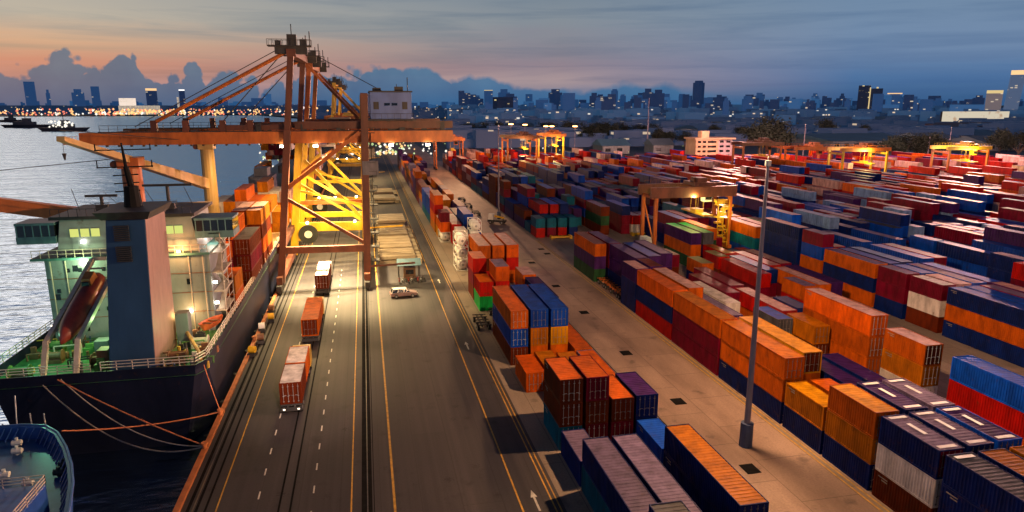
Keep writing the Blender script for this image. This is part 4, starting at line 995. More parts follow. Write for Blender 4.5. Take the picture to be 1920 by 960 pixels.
# house
lo = MB().box(-39.6,-20.4,93,104,DZ+.01,16.2).build('superstructure', HSIDE, ship, bevel=.05)
MB().box(-40.8,-20.2,92.2,104.2,16.2,16.5).build('bridge_deck', paint('teal_deck',(.05,.16,.16)), ship)
up_ = MB().hexa([(-38.2,93.4,16.5),(-21.6,93.4,16.5),(-21.6,103,16.5),(-38.2,103,16.5)],[(-37.4,93.4,21.2),(-22.2,93.4,21.2),(-22.2,103,21.2),(-37.4,103,21.2)]).build('bridge', HSIDE, ship, bevel=.05)
MB().box(-38.2,-21.6,92.4,103.6,21.2,21.6).build('bridge_roof', DARK, ship)
for x0, x1 in ((-42.4,-38.0),(-21.9,-17.2)):
    wg = MB().box(x0,x1,93.2,97.5,18.2,19.1).box(x0,x1,93.2,97.5,20.5,20.8).build('bridge_wing', paint('wing_teal',(.10,.22,.26)), ship)
    for i in range(5): MB().box(x0+.1+i*.9,x0+.22+i*.9,93.2,93.3,19.1,20.5).build('window_post', paint('wing_teal',(.10,.22,.26)), wg)
    MB().box(x0+.05,x1-.05,93.24,97.4,19.1,20.5).build('window', GLASSD, wg)
for x0 in (-36.4,-35.2,-34.0,-25.4,-24.3):
    MB().box(x0,x0+.95,93.3,93.42,18.9,19.9).build('lit_window', WINLIT, up_)
for x0, z0 in ((-36.5,14.6),(-32.5,14.6),(-23.4,12.2),(-38.9,11)): MB().box(x0,x0+.6,92.92,93.0,z0,z0+.75).build('porthole', GLASSD, lo)
for k_ in range(4):
    z0 = DZ+1.0+k_*2.6
    for q in range(7):
        x = -38.6+q*1.35
        if (q+k_) % 3: MB().box(x,x+.42,92.93,93.0,z0,z0+.5).build('porthole', GLASSD, lo)
    MB().box(-39.62,-39.6+.0,93.5,103,z0+1.9,z0+2.0).box(-39.6,-20.4,92.93,92.99,z0+1.75,z0+1.83).build('deck_band', BROWNST, lo)
mb = MB()
for x in (-38.9,-37.2,-31.2,-30.3,-22.9,-21.2): mb.tube((x,92.8,DZ),(x,92.8,16.0),.07,n=5)
for i in range(22): mb.beam((-40.6+i*.96,92.3,16.5),(-40.6+i*.96,92.3,17.5),.05)
mb.beam((-40.6,92.3,17.5),(-20.4,92.3,17.5),.06).beam((-40.6,92.3,17.0),(-20.4,92.3,17.0),.04)
mb.build('house_pipes', PIPEW, ship)
# stair tower right of the house
mb = MB()
for k in range(5):
    z = DZ+.2+k*2.6
    mb.box(-20.3,-18.9,93.2,99,z+2.4,z+2.55); mb.beam((-19.6,93.4 if k%2 else 98,z),(-19.6,98 if k%2 else 93.4,z+2.5),.7,.12)
    for yy in (93.2,96,99): mb.beam((-18.95,yy,z),(-18.95,yy,z+2.5),.08)
    mb.beam((-18.95,93.2,z+1.1),(-18.95,99,z+1.1),.06)
mb.build('stairway', PIPEW, ship)
# funnel
fz = 22.9
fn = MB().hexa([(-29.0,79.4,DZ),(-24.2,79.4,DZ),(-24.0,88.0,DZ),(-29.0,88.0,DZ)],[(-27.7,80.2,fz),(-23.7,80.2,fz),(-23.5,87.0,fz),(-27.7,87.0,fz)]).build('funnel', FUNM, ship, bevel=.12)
fn.data.materials.append(paint('funnel_side_lit', (.26,.15,.13), .5, dirt=.2))  # warm lamp light put into the colour of the funnel's side face
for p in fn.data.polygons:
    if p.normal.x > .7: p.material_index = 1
MB().hexa([(-28.0,79.9,fz),(-23.4,79.9,fz),(-23.2,87.3,fz),(-28.0,87.3,fz)],[(-28.6,79.3,fz+.9),(-22.9,79.3,fz+.9),(-22.8,88.0,fz+.9),(-28.6,88.0,fz+.9)]).build('funnel_cap', DARK, ship)
for z0 in (18.3,20.6): 
    mb = MB()
    for i in range(8): mb.box(-26.9,-25.4,79.75+.08*(z0<20)*-1,79.98,z0+i*.22,z0+.14+i*.22)
    mb.build('louvre', DARK, fn)
# mast on funnel top
mb = MB().tube((-25.9,84,fz+.9),(-25.9,84,fz+3.2),.95,.75,n=10).tube((-25.9,84,fz+3.2),(-26.2,84,fz+5.4),.38,.3).tube((-26.2,84,fz+5.4),(-26.4,84,fz+8.0),.2,.1)
for z_, w_ in ((7.2,2.9),(5.3,2.9),(4.4,1.3),(3.5,1.3),(2.6,1.3)): mb.beam((-26.3-w_,84,fz+z_),(-26.3+w_,84,fz+z_+.1),.12)
for x in (-29.1,-23.5): mb.beam((x,84,fz+7.2),(x,84,fz+7.9),.1).beam((x,84,fz+5.3),(x,84,fz+6.1),.1)
mb.build('signal_mast', paint('soot_black',(.006,.006,.008),.8,spec=.2), ship)
for x, z_, w_ in ((-33.6,23.4,1.9),(-25.6,24.6,3.0)):
    r_ = MB().tube((x,97,21.6),(x,97,z_),.22).box(x-.7,x+.7,96.6,97.4,21.6,22.4).beam((x-.9,97,22.6),(x+.9,97,22.6),.1).build('radar_mast', DARK, ship)
    MB().beam((x-w_,97,z_+.15),(x+w_,97,z_+.15),.22,.3).build('radar_scanner', DARK, r_)
mb = MB(); rnd = random.Random(5)
for i in range(10): 
    x = rnd.uniform(-37,-22.5); mb.tube((x,rnd.uniform(94,102),21.6),(x,96,21.6+rnd.uniform(.8,3.2)),.04,n=4)
for i in range(17): mb.beam((-38+i,92.6,21.6),(-38+i,92.6,22.5),.05)
mb.beam((-38,92.6,22.5),(-22,92.6,22.5),.06); mb.build('antenna', DARK, ship)
# lifeboat ramp
for x in (-35.2,-32.0):
    MB().beam((x+1.6,91.5,16.3),(x-.1,80.6,9.4),.5,.5).build('launch_rail', PIPEW, ship)
    MB().beam((x-.1,80.6,9.6),(x-.1,78.6,DZ),.5,.5).build('launch_post', PIPEW, ship)
mb = MB()
for q in (.1,.35,.6,.85): mb.beam((-33.6+1.7*(1-q)-.1,80.6+10.9*(1-q),9.2+6.9*(1-q)),(-35.2+1.7*(1-q),80.6+10.9*(1-q),9.2+6.9*(1-q)),.2)
mb.beam((-33.6,91.5,16.4),(-30.2,91.5,16.4),.4); mb.build('cross_beam', PIPEW, ship)
lb = thing('free_fall_lifeboat', 'dark red enclosed lifeboat resting on the pale launch rails at the stern', 'lifeboat', (0,0,0))
A_ = Vector((-32.2,89.2,14.6)); B_ = Vector((-33.7,80.4,9.0)); d_ = (B_-A_).normalized(); sx_ = d_.cross(Vector((0,0,1))).normalized(); up2 = sx_.cross(d_).normalized(); LL = (B_-A_).length
mb = MB(); prof = [(0,.5,.5),(.04,1.0,.9),(.15,1.2,1.1),(.5,1.28,1.15),(.75,1.15,1.1),(.9,.7,.8),(1.0,.08,.15)]; n = 14
for q, rx, rz in prof:
    for i in range(n):
        a = 2*math.pi*i/n; mb.v.append(tuple(A_+d_*LL*q+sx_*math.cos(a)*rx+up2*(math.sin(a)*rz+.3)))
for j in range(len(prof)-1):
    for i in range(n): q=(i+1)%n; mb.f.append((j*n+i,j*n+q,(j+1)*n+q,(j+1)*n+i))
mb.f.append(tuple(range(n))); mb.f.append(tuple((len(prof)-1)*n+i for i in range(n)))
mb.build('hull', paint('lifeboat_red',(.26,.045,.03),.35,dirt=.35), lb, smooth=True)
mb = MB(); c0 = A_+d_*1.0+up2*1.45
mb.hexa([c0-sx_*.6-up2*.5, c0+sx_*.6-up2*.5, c0+sx_*.6+d_*1.8-up2*.5, c0-sx_*.6+d_*1.8-up2*.5],[c0-sx_*.5+up2*.55, c0+sx_*.5+up2*.55, c0+sx_*.5+d_*1.3+up2*.5, c0-sx_*.5+d_*1.3+up2*.5]); mb.build('wheelhouse', paint('lifeboat_orange',(.5,.16,.03)), lb)
c1 = c0+d_*1.55+up2*.1; MB().hexa([c1-sx_*.45-up2*.2,c1+sx_*.45-up2*.2,c1+sx_*.45+d_*.3-up2*.2,c1-sx_*.45+d_*.3-up2*.2],[c1-sx_*.4+up2*.25,c1+sx_*.4+up2*.25,c1+sx_*.4+d_*.12+up2*.25,c1-sx_*.4+d_*.12+up2*.25]).build('window', GLASSD, lb)
# stern rails
def rail_run(pts, h, r, mat, nm='railing', parent=ship, step=1.5):
    mb = MB()
    for a, b in zip(pts[:-1], pts[1:]):
        a = Vector(a); b = Vector(b); n = max(1, int((b-a).length/step))
        for i in range(n+1):
            p = a+(b-a)*i/n; mb.beam(p, p+Vector((0,0,h)), r)
        for k in (1,.66,.33): mb.beam(a+Vector((0,0,h*k)), b+Vector((0,0,h*k)), r)
    return mb.build(nm, mat, parent)
rail_run([(SX0+1,77.2,6.9),(-30,77.2,6.9)],.9,.07,PIPEW); rail_run([(-29,77.2,6.9),(SX1-.9,77.2,6.9),(SX1-.1,79,6.9),(SX1-.1,113,6.9)],1.0,.08,PIPEW)
rail_run([(SX0+.1,79,6.9),(SX0+.1,113,6.9)],1.0,.07,PIPEW)
# deck clutter: winches, bollards, crates, pipes
rnd = random.Random(11)
GEARS = [BROWNST, PIPEW, DARK, paint('gear_green',(.08,.22,.05)), paint('gear_yellow',(.5,.32,.04)), paint('gear_blue',(.04,.10,.30))]
for i in range(7):
    x, y = [(-38,80),(-36.5,84.5),(-37.8,88.5),(-30.6,82),(-22.3,81.5),(-21.0,86.5),(-22.8,90)][i]
    wn = MB().box(x-1,x+1,y-.5,y+.5,DZ,DZ+.35).tube((x-.9,y,DZ+.85),(x+.9,y,DZ+.85),.42,n=12).tube((x-1,y,DZ+.85),(x-.9,y,DZ+.85),.7,n=14).tube((x+.9,y,DZ+.85),(x+1,y,DZ+.85),.7,n=14).build('mooring_winch', GEARS[i%2 if i>3 else 3-(i%2)*3], ship)
for i in range(46):
    left_ = i % 2
    x = rnd.uniform(-39.6,-29.6) if left_ else rnd.uniform(-23.6,-19.3); y = rnd.uniform(78,92)
    g = GEARS[rnd.randrange(6)]; a = rnd.uniform(.25,.7)
    k = rnd.random(); 
    if k < .4: MB().tube((x,y,DZ),(x,y,DZ+rnd.uniform(.6,1.3)),a*.4,n=8).tube((x+.7,y,DZ),(x+.7,y,DZ+.8),a*.4,n=8).build('bollard', g, ship)
    elif k < .75: MB().box(x-a,x+a,y-a*.6,y+a*.6,DZ,DZ+rnd.uniform(.4,1.3)).box(x-a*.6,x+a*.6,y-a*.3,y+a*.3,DZ+.4,DZ+1.45).build('deck_locker', g, ship)
    else: MB().path([(x-1.2,y,DZ+.2),(x-1.2,y,DZ+1.0),(x+1.2,y+.3,DZ+1.0),(x+1.2,y+.3,DZ+.2)],.09).build('pipe', g, ship)
for x, y, w_, h_ in ((-30.0,81.6,1.0,2.3),(-31.6,86.0,1.3,2.0),(-22.9,87.5,1.2,4.4)):
    MB().box(x-w_*.6,x+w_*.6,y-.8,y+.8,DZ,DZ+h_).build('vent_house', GEARS[0] if x == -30.0 else HSIDE, ship, bevel=.05)
MB().tube((-23.2,88.5,DZ+2.2),(-19.6,80.6,DZ+.9),.22).build('provision_crane_boom', paint('boom_tan',(.45,.22,.08)), ship); MB().tube((-19.6,80.6,DZ),(-19.6,80.6,DZ+1.3),.4,n=10).build('provision_crane_post', BROWNST, ship)
# rescue boat on starboard side
rb = thing('rescue_boat', 'small orange open rescue boat cradled at the right rear of the ship', 'boat', (-20.3,90.5,DZ+1.9), R(-20))
n = 9; mb = MB(); pts_ = [(-.25,-2.2),(-.8,-1.8),(-.9,0),(-.6,1.6),(0,2.5),(.6,1.6),(.9,0),(.8,-1.8),(.25,-2.2)]
mb.v = [(x*.45,y*.85,-.5) for x,y in pts_]+[(x,y,.35) for x,y in pts_]
for i in range(n): q=(i+1)%n; mb.f.append((i,q,n+q,n+i))
mb.f.append(tuple(range(n))); mb.build('hull', paint('rescue_orange',(.55,.12,.03)), rb)
for y in (-1,.3): MB().box(-.75,.75,y,y+.3,.1,.2).build('thwart', BROWNST, rb)
# ship's own cranes
def deck_crane(x, y, zt, jib0, jib1, m_post, m_jib, nm, tipw=.9):
    t = thing('ship_deck_crane', nm, 'crane', (0,0,0), 0, 'cranes standing on the ship')
    MB().tube((x,y,DZ),(x,y,zt-1.6),1.45,1.35,n=16).build('post', m_post, t, smooth=False)
    MB().box(x-1.5,x+1.5,y-1.5,y+1.5,zt-1.6,zt).build('post_head', m_post, t, bevel=.1)
    MB().tube((x-1.9,y-1.2,zt-1.0),(x-1.9,y+1.2,zt-1.0),.55,n=14).build('sheave', STEEL_BR, t)
    j0 = Vector(jib0); j1 = Vector(jib1); dj = (j1-j0).normalized(); xs = dj.cross(Vector((0,0,1))).normalized(); ys = xs.cross(dj).normalized()
    cc = [(-1,-1),(1,-1),(1,1),(-1,1)]
    MB().hexa([j0+xs*i*.75+ys*j*1.05 for i,j in cc],[j1+xs*i*.45+ys*j*tipw for i,j in cc]).build('jib', m_jib, t, bevel=.05)
    MB().tube((x,y-1,zt),(jib1[0],jib1[1],jib1[2]+1),.05,n=4).build('hoist_rope', DARK, t)
    return t
JO = paint('jib_orange', (.62,.16,.03), .45, dirt=.25, scale=.4); JY = paint('jib_cream_yellow', (.55,.36,.13), .5, dirt=.25, scale=.4)
deck_crane(-33.6,110,27.6,(-35,108,18.6),(-64,108,23.8),JO,JO,'orange ship crane whose jib points left over the water')
c2_ = deck_crane(-32.2,154,27.6,(-32.6,152,19.0),(-34.3,89,31.2),JY,JY,'pale yellow ship crane farther along, jib lying over the orange crane post', tipw=.3)
MB().tube((-34.9,91,31),(-34.9,91,29.4),.03,n=4).build('hook_rope', DARK, c2_); MB().tube((-34.9,91,29.4),(-34.9,91,28.6),.25,.08,n=8).build('hook', DARK, c2_)
# cargo on the ship
def shipbox(col_i, y, tier0, tiers, Lg, side=None, lab='', base=6.3, roof=None):
    x = SX1-.1-CW/2-col_i*2.5
    for i, c in enumerate(tiers):
        container(x, y, base+(tier0+i)*2.6, Lg, 2.57, c, '%s container on the ship, %s, %s' % (WORD.get(c,c), lab, ('lowest','second','third','fourth','fifth','sixth')[i]+' tier' if len(tiers) > 1 else 'single'), lod=0 if y < 120 else 1, roof=roof if i == len(tiers)-1 else None, doors='brown' if y < 120 else None, group='containers loaded on the cargo ship', rods=y < 120)
shipbox(0,99.2,0,['orange','tan'],6.1,lab='outermost beside the stairs',roof='orange')
shipbox(0,113.5,0,['brown','maroon','brown'],12.2,lab='outer column behind the orange pair',roof='gray')
shipbox(1,106.5,0,['brown','maroon','orange'],6.1,lab='second column in from the quay side')
shipbox(2,106.5,0,['brown','brown','maroon','brown'],6.1,lab='third column in from the quay side')
shipbox(1,113.5,0,['maroon','brown','maroon','orange'],12.2,lab='second column behind',roof='tan')
shipbox(3,106.5,0,['brown','maroon','brown','maroon'],6.1,lab='fourth column in from the quay side')
shipbox(0,127.5,0,['brown','orange','brown','tan'],12.2,lab='outer column, fourth bay',roof='pale')
shipbox(1,127.5,0,['maroon','brown','orange','brown'],12.2,lab='second column, fourth bay',roof='pale')
shipbox(2,113.5,0,['maroon','brown','maroon','orange'],12.2,lab='third column behind',roof='tan')
cols_ = ['tan','orange','pale','tan','white','orange','white']
for ci in range(8):
    shipbox(ci,160,0,[cols_[(ci+k*3)%7] for k in range([2,3,3,4,3,3,2,1][ci])],12.2,lab='%s column, far lit block' % ORD[ci+1],base=6.3)
for ci in range(4): shipbox(ci,176,0,[cols_[(ci*2+k)%7] for k in range([3,3,4,3][ci])],12.2,lab='%s column, farthest block' % ORD[ci+1])
MB().box(-39.5,-19.2,141,158,DZ+.02,7.2).build('hatch_coaming', paint('coaming',(.35,.20,.08)), ship)
mb = MB(); rnd = random.Random(8)
for i in range(40):
    y = 114+i*1.6; a = rnd.uniform(.1,.45); mb.box(SX1+.0-.5,SX1-.05,y,y+a,DZ+.02,DZ+rnd.uniform(.6,2.1))
mb.build('lashing_bridge', PIPEW, ship)
# second ship beyond
s2 = thing('container_ship', 'second ship moored beyond, seen small between the crane legs with dark deckhouse', 'ship', (0,0,0))
MB().box(-42,-19,222,380,-4,7).build('hull', HULLM, s2)
MB().box(-36,-29,226,238,7.01,13).build('superstructure', paint('ship_lilac',(.10,.10,.15)), s2)
MB().box(-34.5,-30.5,228,236,13.02,15.5).build('wheelhouse', paint('ship_lilac',(.10,.10,.15)), s2)
fsc = {}
for ci in range(7):
    for yb in (244,258,272,290,304,318):
        n_ = random.choice([3,4,5,6])
        x = -20.4-ci*2.5
        for q in range(n_):
            if ci in (0,) or q == n_-1: 
                c = random.choice(['tan','pale','orange','white','maroon','gray']); fsc.setdefault(c, MB()).box(x-1.2,x+1.2,yb,yb+12,7.1+q*2.6,9.65+q*2.6)
for c_, m_ in fsc.items(): tag(m_.build('far_ship_cargo', cmat(c_)), 'far mass of lit containers on the second ship', kind='stuff')
# blue vessel in the corner
BLU = paint('vessel_blue_paint', (.015,.08,.36), .35, dirt=.3, scale=.6, streak=False)
BLUD = paint('vessel_deck_blue', (.012,.07,.24), .35, dirt=.4, scale=.7, streak=False)
v3 = thing('harbour_vessel', 'blue decked vessel with curved bulwark in the lower left corner', 'ship', (0,0,0))
rz_ = 4.5
rim = [at(u, v, rz_) for u, v in ((-120,806),(0,800),(40,797),(85,798),(108,811),(124,838),(134,870),(137,905),(131,950),(118,1010),(100,1080))]
mb = MB(); inn = []
cx_, cy_ = -40, 52
for p in rim:
    d = Vector((cx_-p[0], cy_-p[1])).normalized()*.35; inn.append((p[0]+d.x, p[1]+d.y))
k = len(rim); mb.v = [(p[0],p[1],rz_) for p in rim]+[(q[0],q[1],rz_) for q in inn]+[(q[0],q[1],3.2) for q in inn]+[(p[0]-(p[0]-cx_)*.06,p[1]-(p[1]-cy_)*.06,-3.5) for p in rim]
for i in range(k-1): mb.f += [(i,i+1,k+i+1,k+i),(k+i,k+i+1,2*k+i+1,2*k+i),(3*k+i,3*k+i+1,i+1,i)]
mb.build('bulwark', BLU, v3)
MB().poly([(q[0],q[1],3.22) for q in inn]+[(-50,45,3.22),(-50,75,3.22)]).build('deck', BLUD, v3)
mb = MB()
for i in range(1,k-1):
    p = rim[i]; mb.tube((p[0],p[1],rz_+.03),(rim[i+1][0],rim[i+1][1],rz_+.03),.12,n=6) if i < k-1 else None
    for j in range(3):
        f = j/3; q0 = (inn[i][0]*(1-f)+inn[i+1][0]*f, inn[i][1]*(1-f)+inn[i+1][1]*f); mb.beam((q0[0],q0[1],rz_-.1),(q0[0]-.5,q0[1]-.5,3.25),.1)
mb.build('bulwark_stay', BLU, v3)
a = at(86,908,5.6); b_ = at(-60,916,5.6)
MB().box(-52, a[0], a[1]-9, a[1], 3.24, 5.6).build('deckhouse', BLU, v3, bevel=.05)
rail_run([(-50,a[1],5.6),(a[0],a[1],5.6),(a[0],a[1]-8,5.6)],.8,.06,PIPEW,parent=v3)
for u, v in ((32,830),(32,845),(120,870),(110,885),(52,905),(8,890)):
    p = at(u,v,3.6); MB().tube((p[0]-.4,p[1],3.6),(p[0]+.4,p[1],3.6),.28,n=10).tube((p[0],p[1],3.22),(p[0],p[1],4.1),.16,n=8).build('mooring_bitt', WHITE if u < 60 else DARK, v3)
for u, v0 in ((28,742),(56,775),(82,775),(4,795)):
    p = at(u+4, 800, 4.0); q = atY(u, v0, p[1]); MB().tube((p[0],p[1],4.0),(q[0],q[1],q[2]),.06,n=5).build('pole', WHITE, v3)
# mooring bollards & ropes
def rope(name, a, b, sag, r, mat, label):
    pts = []
    for i in range(21):
        f = i/20; pts.append((a[0]+(b[0]-a[0])*f, a[1]+(b[1]-a[1])*f, a[2]+(b[2]-a[2])*f - sag*4*f*(1-f)))
    o = MB().path(pts, r, 6).build(name, mat); tag(o, label, 'rope'); return o
RPE = paint('rope_pale', (.30,.27,.25), .8); RPO = paint('rope_orange', (.60,.20,.08), .8)
bolA = (-17.6,70.0); bolB = (-17.55,78.1); bolC = (-17.6,104)
for i, (x, y) in enumerate((bolA, bolB, bolC)):
    MB_ = MB().tube((0,0,.0),(0,0,.55),.22,n=10).tube((0,0,.45),(0,0,.65),.36,n=10)
    t = thing('mooring_bollard', 'orange mooring bollard on the quay kerb, %s from the camera' % ORD[i+1], 'bollard', (x,y,.28), 0, 'bollards along the quay kerb'); MB_.build('post', CURB, t)
a1 = atY(80,722,76.9); a2 = atY(108,712,76.9); rl = at(115,808,4.6)
rope('mooring_rope', a1, (bolA[0],bolA[1],.5), 3.2, .07, RPE, 'pale sagging mooring rope running from the far left of the stern')
rope('mooring_rope', (a2[0]+.3,a2[1],a2[2]), (bolA[0],bolA[1],.55), 2.2, .06, RPE, 'pale mooring rope, sagging less than its neighbour below the stern')
rope('mooring_rope', a2, (bolA[0]-.05,bolA[1],.6), .35, .07, RPO, 'taut pinkish mooring rope from stern deck down to near bollard')
rope('mooring_rope', rl, (bolB[0],bolB[1],.6), .5, .07, RPO, 'taut orange mooring rope from blue vessel to the farther bollard')
rope('mooring_rope', (SX1-.4,78.4,6.9), (bolB[0],bolB[1],.6), .2, .05, RPO, 'short taut rope from the stern corner to the quay')
# fenders
for y in (74,83,92,101,110,119,130,142):
    t = thing('quay_fender', 'black rubber fender hanging on the quay wall beside the ship', 'fender', (QX-.35,y,-1.2), 0, 'rubber fenders on the quay wall'); MB().tube((0,0,-1.2),(0,0,1.0),.34,n=12).build('body', BLACKRUB, t)
# clutter by the waterside crane leg
rnd = random.Random(21)
for i, (x, y) in enumerate(((-17.0,98),(-16.6,103.5),(-17.2,109),(-16.4,114),(-17,119))):
    t = thing('cable_winch', 'quay edge machine with yellow drum, %s from the camera beside the kerb' % ORD[i+1], 'winch', (x,y,0), R(rnd.uniform(-20,20)))
    MB().box(-.5,.5,-.7,.7,.05,.5).build('base', DARK, t); MB().tube((-.45,0,.95),(.45,0,.95),.5,n=12).build('drum', [STEEL_YL, BROWNST, WHITE][i%3], t)

# ------------------------------------------------------------------ far things
HZ = {}
def hazy(key, base, haze, win=0.0, cell=(9,9,5), wcol=(.6,.5,.36)):  # emission paints distance haze onto the walls, besides the lit windows
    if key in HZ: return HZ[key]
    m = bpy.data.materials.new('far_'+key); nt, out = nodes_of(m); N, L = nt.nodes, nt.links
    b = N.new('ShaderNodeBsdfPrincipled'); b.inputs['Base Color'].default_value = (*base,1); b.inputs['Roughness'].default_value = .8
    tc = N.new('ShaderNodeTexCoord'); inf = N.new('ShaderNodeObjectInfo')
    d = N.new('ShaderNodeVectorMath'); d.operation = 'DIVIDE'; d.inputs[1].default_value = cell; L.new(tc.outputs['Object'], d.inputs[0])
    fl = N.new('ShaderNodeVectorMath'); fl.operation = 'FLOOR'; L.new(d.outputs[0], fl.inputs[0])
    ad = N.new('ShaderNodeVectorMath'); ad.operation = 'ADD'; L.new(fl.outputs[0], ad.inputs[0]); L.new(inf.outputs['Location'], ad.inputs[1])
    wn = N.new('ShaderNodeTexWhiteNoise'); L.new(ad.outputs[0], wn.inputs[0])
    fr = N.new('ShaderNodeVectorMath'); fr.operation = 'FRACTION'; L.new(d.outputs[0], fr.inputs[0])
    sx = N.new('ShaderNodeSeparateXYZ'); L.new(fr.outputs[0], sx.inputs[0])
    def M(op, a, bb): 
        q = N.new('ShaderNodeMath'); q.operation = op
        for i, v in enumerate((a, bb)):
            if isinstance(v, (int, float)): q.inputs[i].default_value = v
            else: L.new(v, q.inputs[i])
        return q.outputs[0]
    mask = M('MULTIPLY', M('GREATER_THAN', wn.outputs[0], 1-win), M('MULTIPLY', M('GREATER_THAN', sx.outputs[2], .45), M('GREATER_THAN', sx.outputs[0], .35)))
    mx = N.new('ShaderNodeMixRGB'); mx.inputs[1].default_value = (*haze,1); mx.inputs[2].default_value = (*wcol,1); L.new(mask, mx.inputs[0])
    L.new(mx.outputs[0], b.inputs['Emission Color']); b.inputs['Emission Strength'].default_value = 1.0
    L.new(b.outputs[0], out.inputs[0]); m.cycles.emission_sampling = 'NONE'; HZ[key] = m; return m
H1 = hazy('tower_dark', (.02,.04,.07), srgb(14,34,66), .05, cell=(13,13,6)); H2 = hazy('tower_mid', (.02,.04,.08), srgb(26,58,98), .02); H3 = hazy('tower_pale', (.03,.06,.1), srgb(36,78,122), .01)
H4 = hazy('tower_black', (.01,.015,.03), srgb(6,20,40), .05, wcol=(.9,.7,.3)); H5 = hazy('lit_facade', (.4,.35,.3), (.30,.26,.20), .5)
def tower(u0, u1, vt, Y, mat, label=None, name='tower_block', crown=None, lean=0, steps=1, group=None):
    p0 = atY(u0, 200, Y); p1 = atY(u1, 200, Y); z = atY((u0+u1)/2, vt, Y)[2]; w_ = p1[0]-p0[0]
    xm = (p0[0]+p1[0])/2; aa = math.atan2(xm, Y); w_ *= math.cos(aa)
    t = thing(name, label or 'hazy tower block standing far away on the skyline', 'building', (xm, Y, 0), -aa, group)
    mb = MB(); dp = min(max(w_, 20), 80)
    if steps == 1: mb.box(-w_/2, w_/2, 0, dp, 0, z)
    elif steps == 2: mb.box(-w_/2, w_/2, 0, dp, 0, z*.86).box(-w_/2*.6, w_/2*.6, dp*.1, dp*.9, z*.86, z)
    elif steps == 3: mb.box(-w_/2, w_*.0, 0, dp, 0, z).box(w_*.0, w_/2, 0, dp, 0, z*.9)
    elif steps == 4: # rounded
        mb.prism([(math.cos(a)*w_/2, dp/2+math.sin(a)*dp/2) for a in [i*math.pi/6 for i in range(12)]], 0, z*.94); mb.prism([(math.cos(a)*w_/2*.7, dp/2+math.sin(a)*dp/2*.7) for a in [i*math.pi/6 for i in range(12)]], z*.94, z)
    o = mb.build('wall', mat, t)
    if lean:
        for v in o.data.vertices: v.co.x += lean*v.co.z/z*w_
    if crown:
        MB().box(-w_/2+lean*w_, w_/2+lean*w_, -.5, dp, z, z+z*crown[1]).build('roof_crown', crown[0], t)
    return t
CROWN = glow('crown_light', (1,.62,.30), 1.1); CROWNY = glow('crown_yellow', (1,.75,.35), .75)
T = tower
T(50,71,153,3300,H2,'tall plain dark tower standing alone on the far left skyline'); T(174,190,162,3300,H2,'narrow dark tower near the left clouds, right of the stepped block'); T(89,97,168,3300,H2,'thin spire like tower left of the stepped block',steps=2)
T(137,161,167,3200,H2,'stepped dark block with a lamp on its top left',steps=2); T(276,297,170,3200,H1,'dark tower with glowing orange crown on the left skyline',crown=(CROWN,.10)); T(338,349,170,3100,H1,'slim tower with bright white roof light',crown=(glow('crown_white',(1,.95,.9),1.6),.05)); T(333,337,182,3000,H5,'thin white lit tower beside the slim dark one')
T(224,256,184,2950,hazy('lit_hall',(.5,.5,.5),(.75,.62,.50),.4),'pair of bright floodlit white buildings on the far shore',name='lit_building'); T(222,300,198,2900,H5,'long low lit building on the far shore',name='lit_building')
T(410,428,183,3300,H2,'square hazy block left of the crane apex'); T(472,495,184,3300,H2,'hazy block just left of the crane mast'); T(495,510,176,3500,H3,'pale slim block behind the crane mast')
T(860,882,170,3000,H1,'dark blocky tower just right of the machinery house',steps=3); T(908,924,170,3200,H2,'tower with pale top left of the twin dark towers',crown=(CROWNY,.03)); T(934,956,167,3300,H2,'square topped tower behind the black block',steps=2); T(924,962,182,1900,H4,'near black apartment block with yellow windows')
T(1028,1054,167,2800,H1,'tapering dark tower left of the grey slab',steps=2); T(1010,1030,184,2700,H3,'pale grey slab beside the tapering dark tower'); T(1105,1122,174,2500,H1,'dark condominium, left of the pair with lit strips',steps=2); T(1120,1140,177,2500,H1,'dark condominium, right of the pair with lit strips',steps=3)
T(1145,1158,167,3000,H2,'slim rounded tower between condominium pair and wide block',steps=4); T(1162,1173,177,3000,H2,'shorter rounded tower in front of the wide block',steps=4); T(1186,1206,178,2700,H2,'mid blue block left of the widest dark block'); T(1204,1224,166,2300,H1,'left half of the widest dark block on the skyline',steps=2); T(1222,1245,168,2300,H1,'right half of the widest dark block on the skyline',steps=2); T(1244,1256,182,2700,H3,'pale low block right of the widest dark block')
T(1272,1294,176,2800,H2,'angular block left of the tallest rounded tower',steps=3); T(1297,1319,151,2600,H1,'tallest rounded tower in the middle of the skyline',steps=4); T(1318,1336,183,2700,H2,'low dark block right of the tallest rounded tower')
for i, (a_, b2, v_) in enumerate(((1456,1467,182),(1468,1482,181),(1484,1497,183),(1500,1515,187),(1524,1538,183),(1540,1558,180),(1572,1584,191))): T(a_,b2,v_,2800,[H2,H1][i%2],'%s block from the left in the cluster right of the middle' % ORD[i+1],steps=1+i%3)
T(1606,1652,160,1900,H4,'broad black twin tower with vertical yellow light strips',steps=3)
tt = MB()
p = atY(1628,200,1899); q = atY(1641,200,1899)
tw = thing('light_strip', 'vertical yellow light strips on the broad black tower', 'sign', (0,0,0))
MB().box(p[0]-1.5,p[0]+1.5,1897,1898.5,12,atY(1628,164,1899)[2]).build('left_strip', CROWNY, tw); MB().box(q[0]-3,q[0]+3,1897,1898.5,atY(1640,178,1899)[2],atY(1640,163,1899)[2]).build('upper_panel', CROWNY, tw); MB().box(q[0]-4,q[0]-1,1897,1898.5,12,atY(1640,195,1899)[2]).build('lower_panel', CROWNY, tw)
T(1661,1689,176,2000,H2,'domed grey block right of the broad black tower',steps=4,crown=(CROWN,.04)); T(1655,1686,196,1700,H3,'pale low block in front of the domed one')
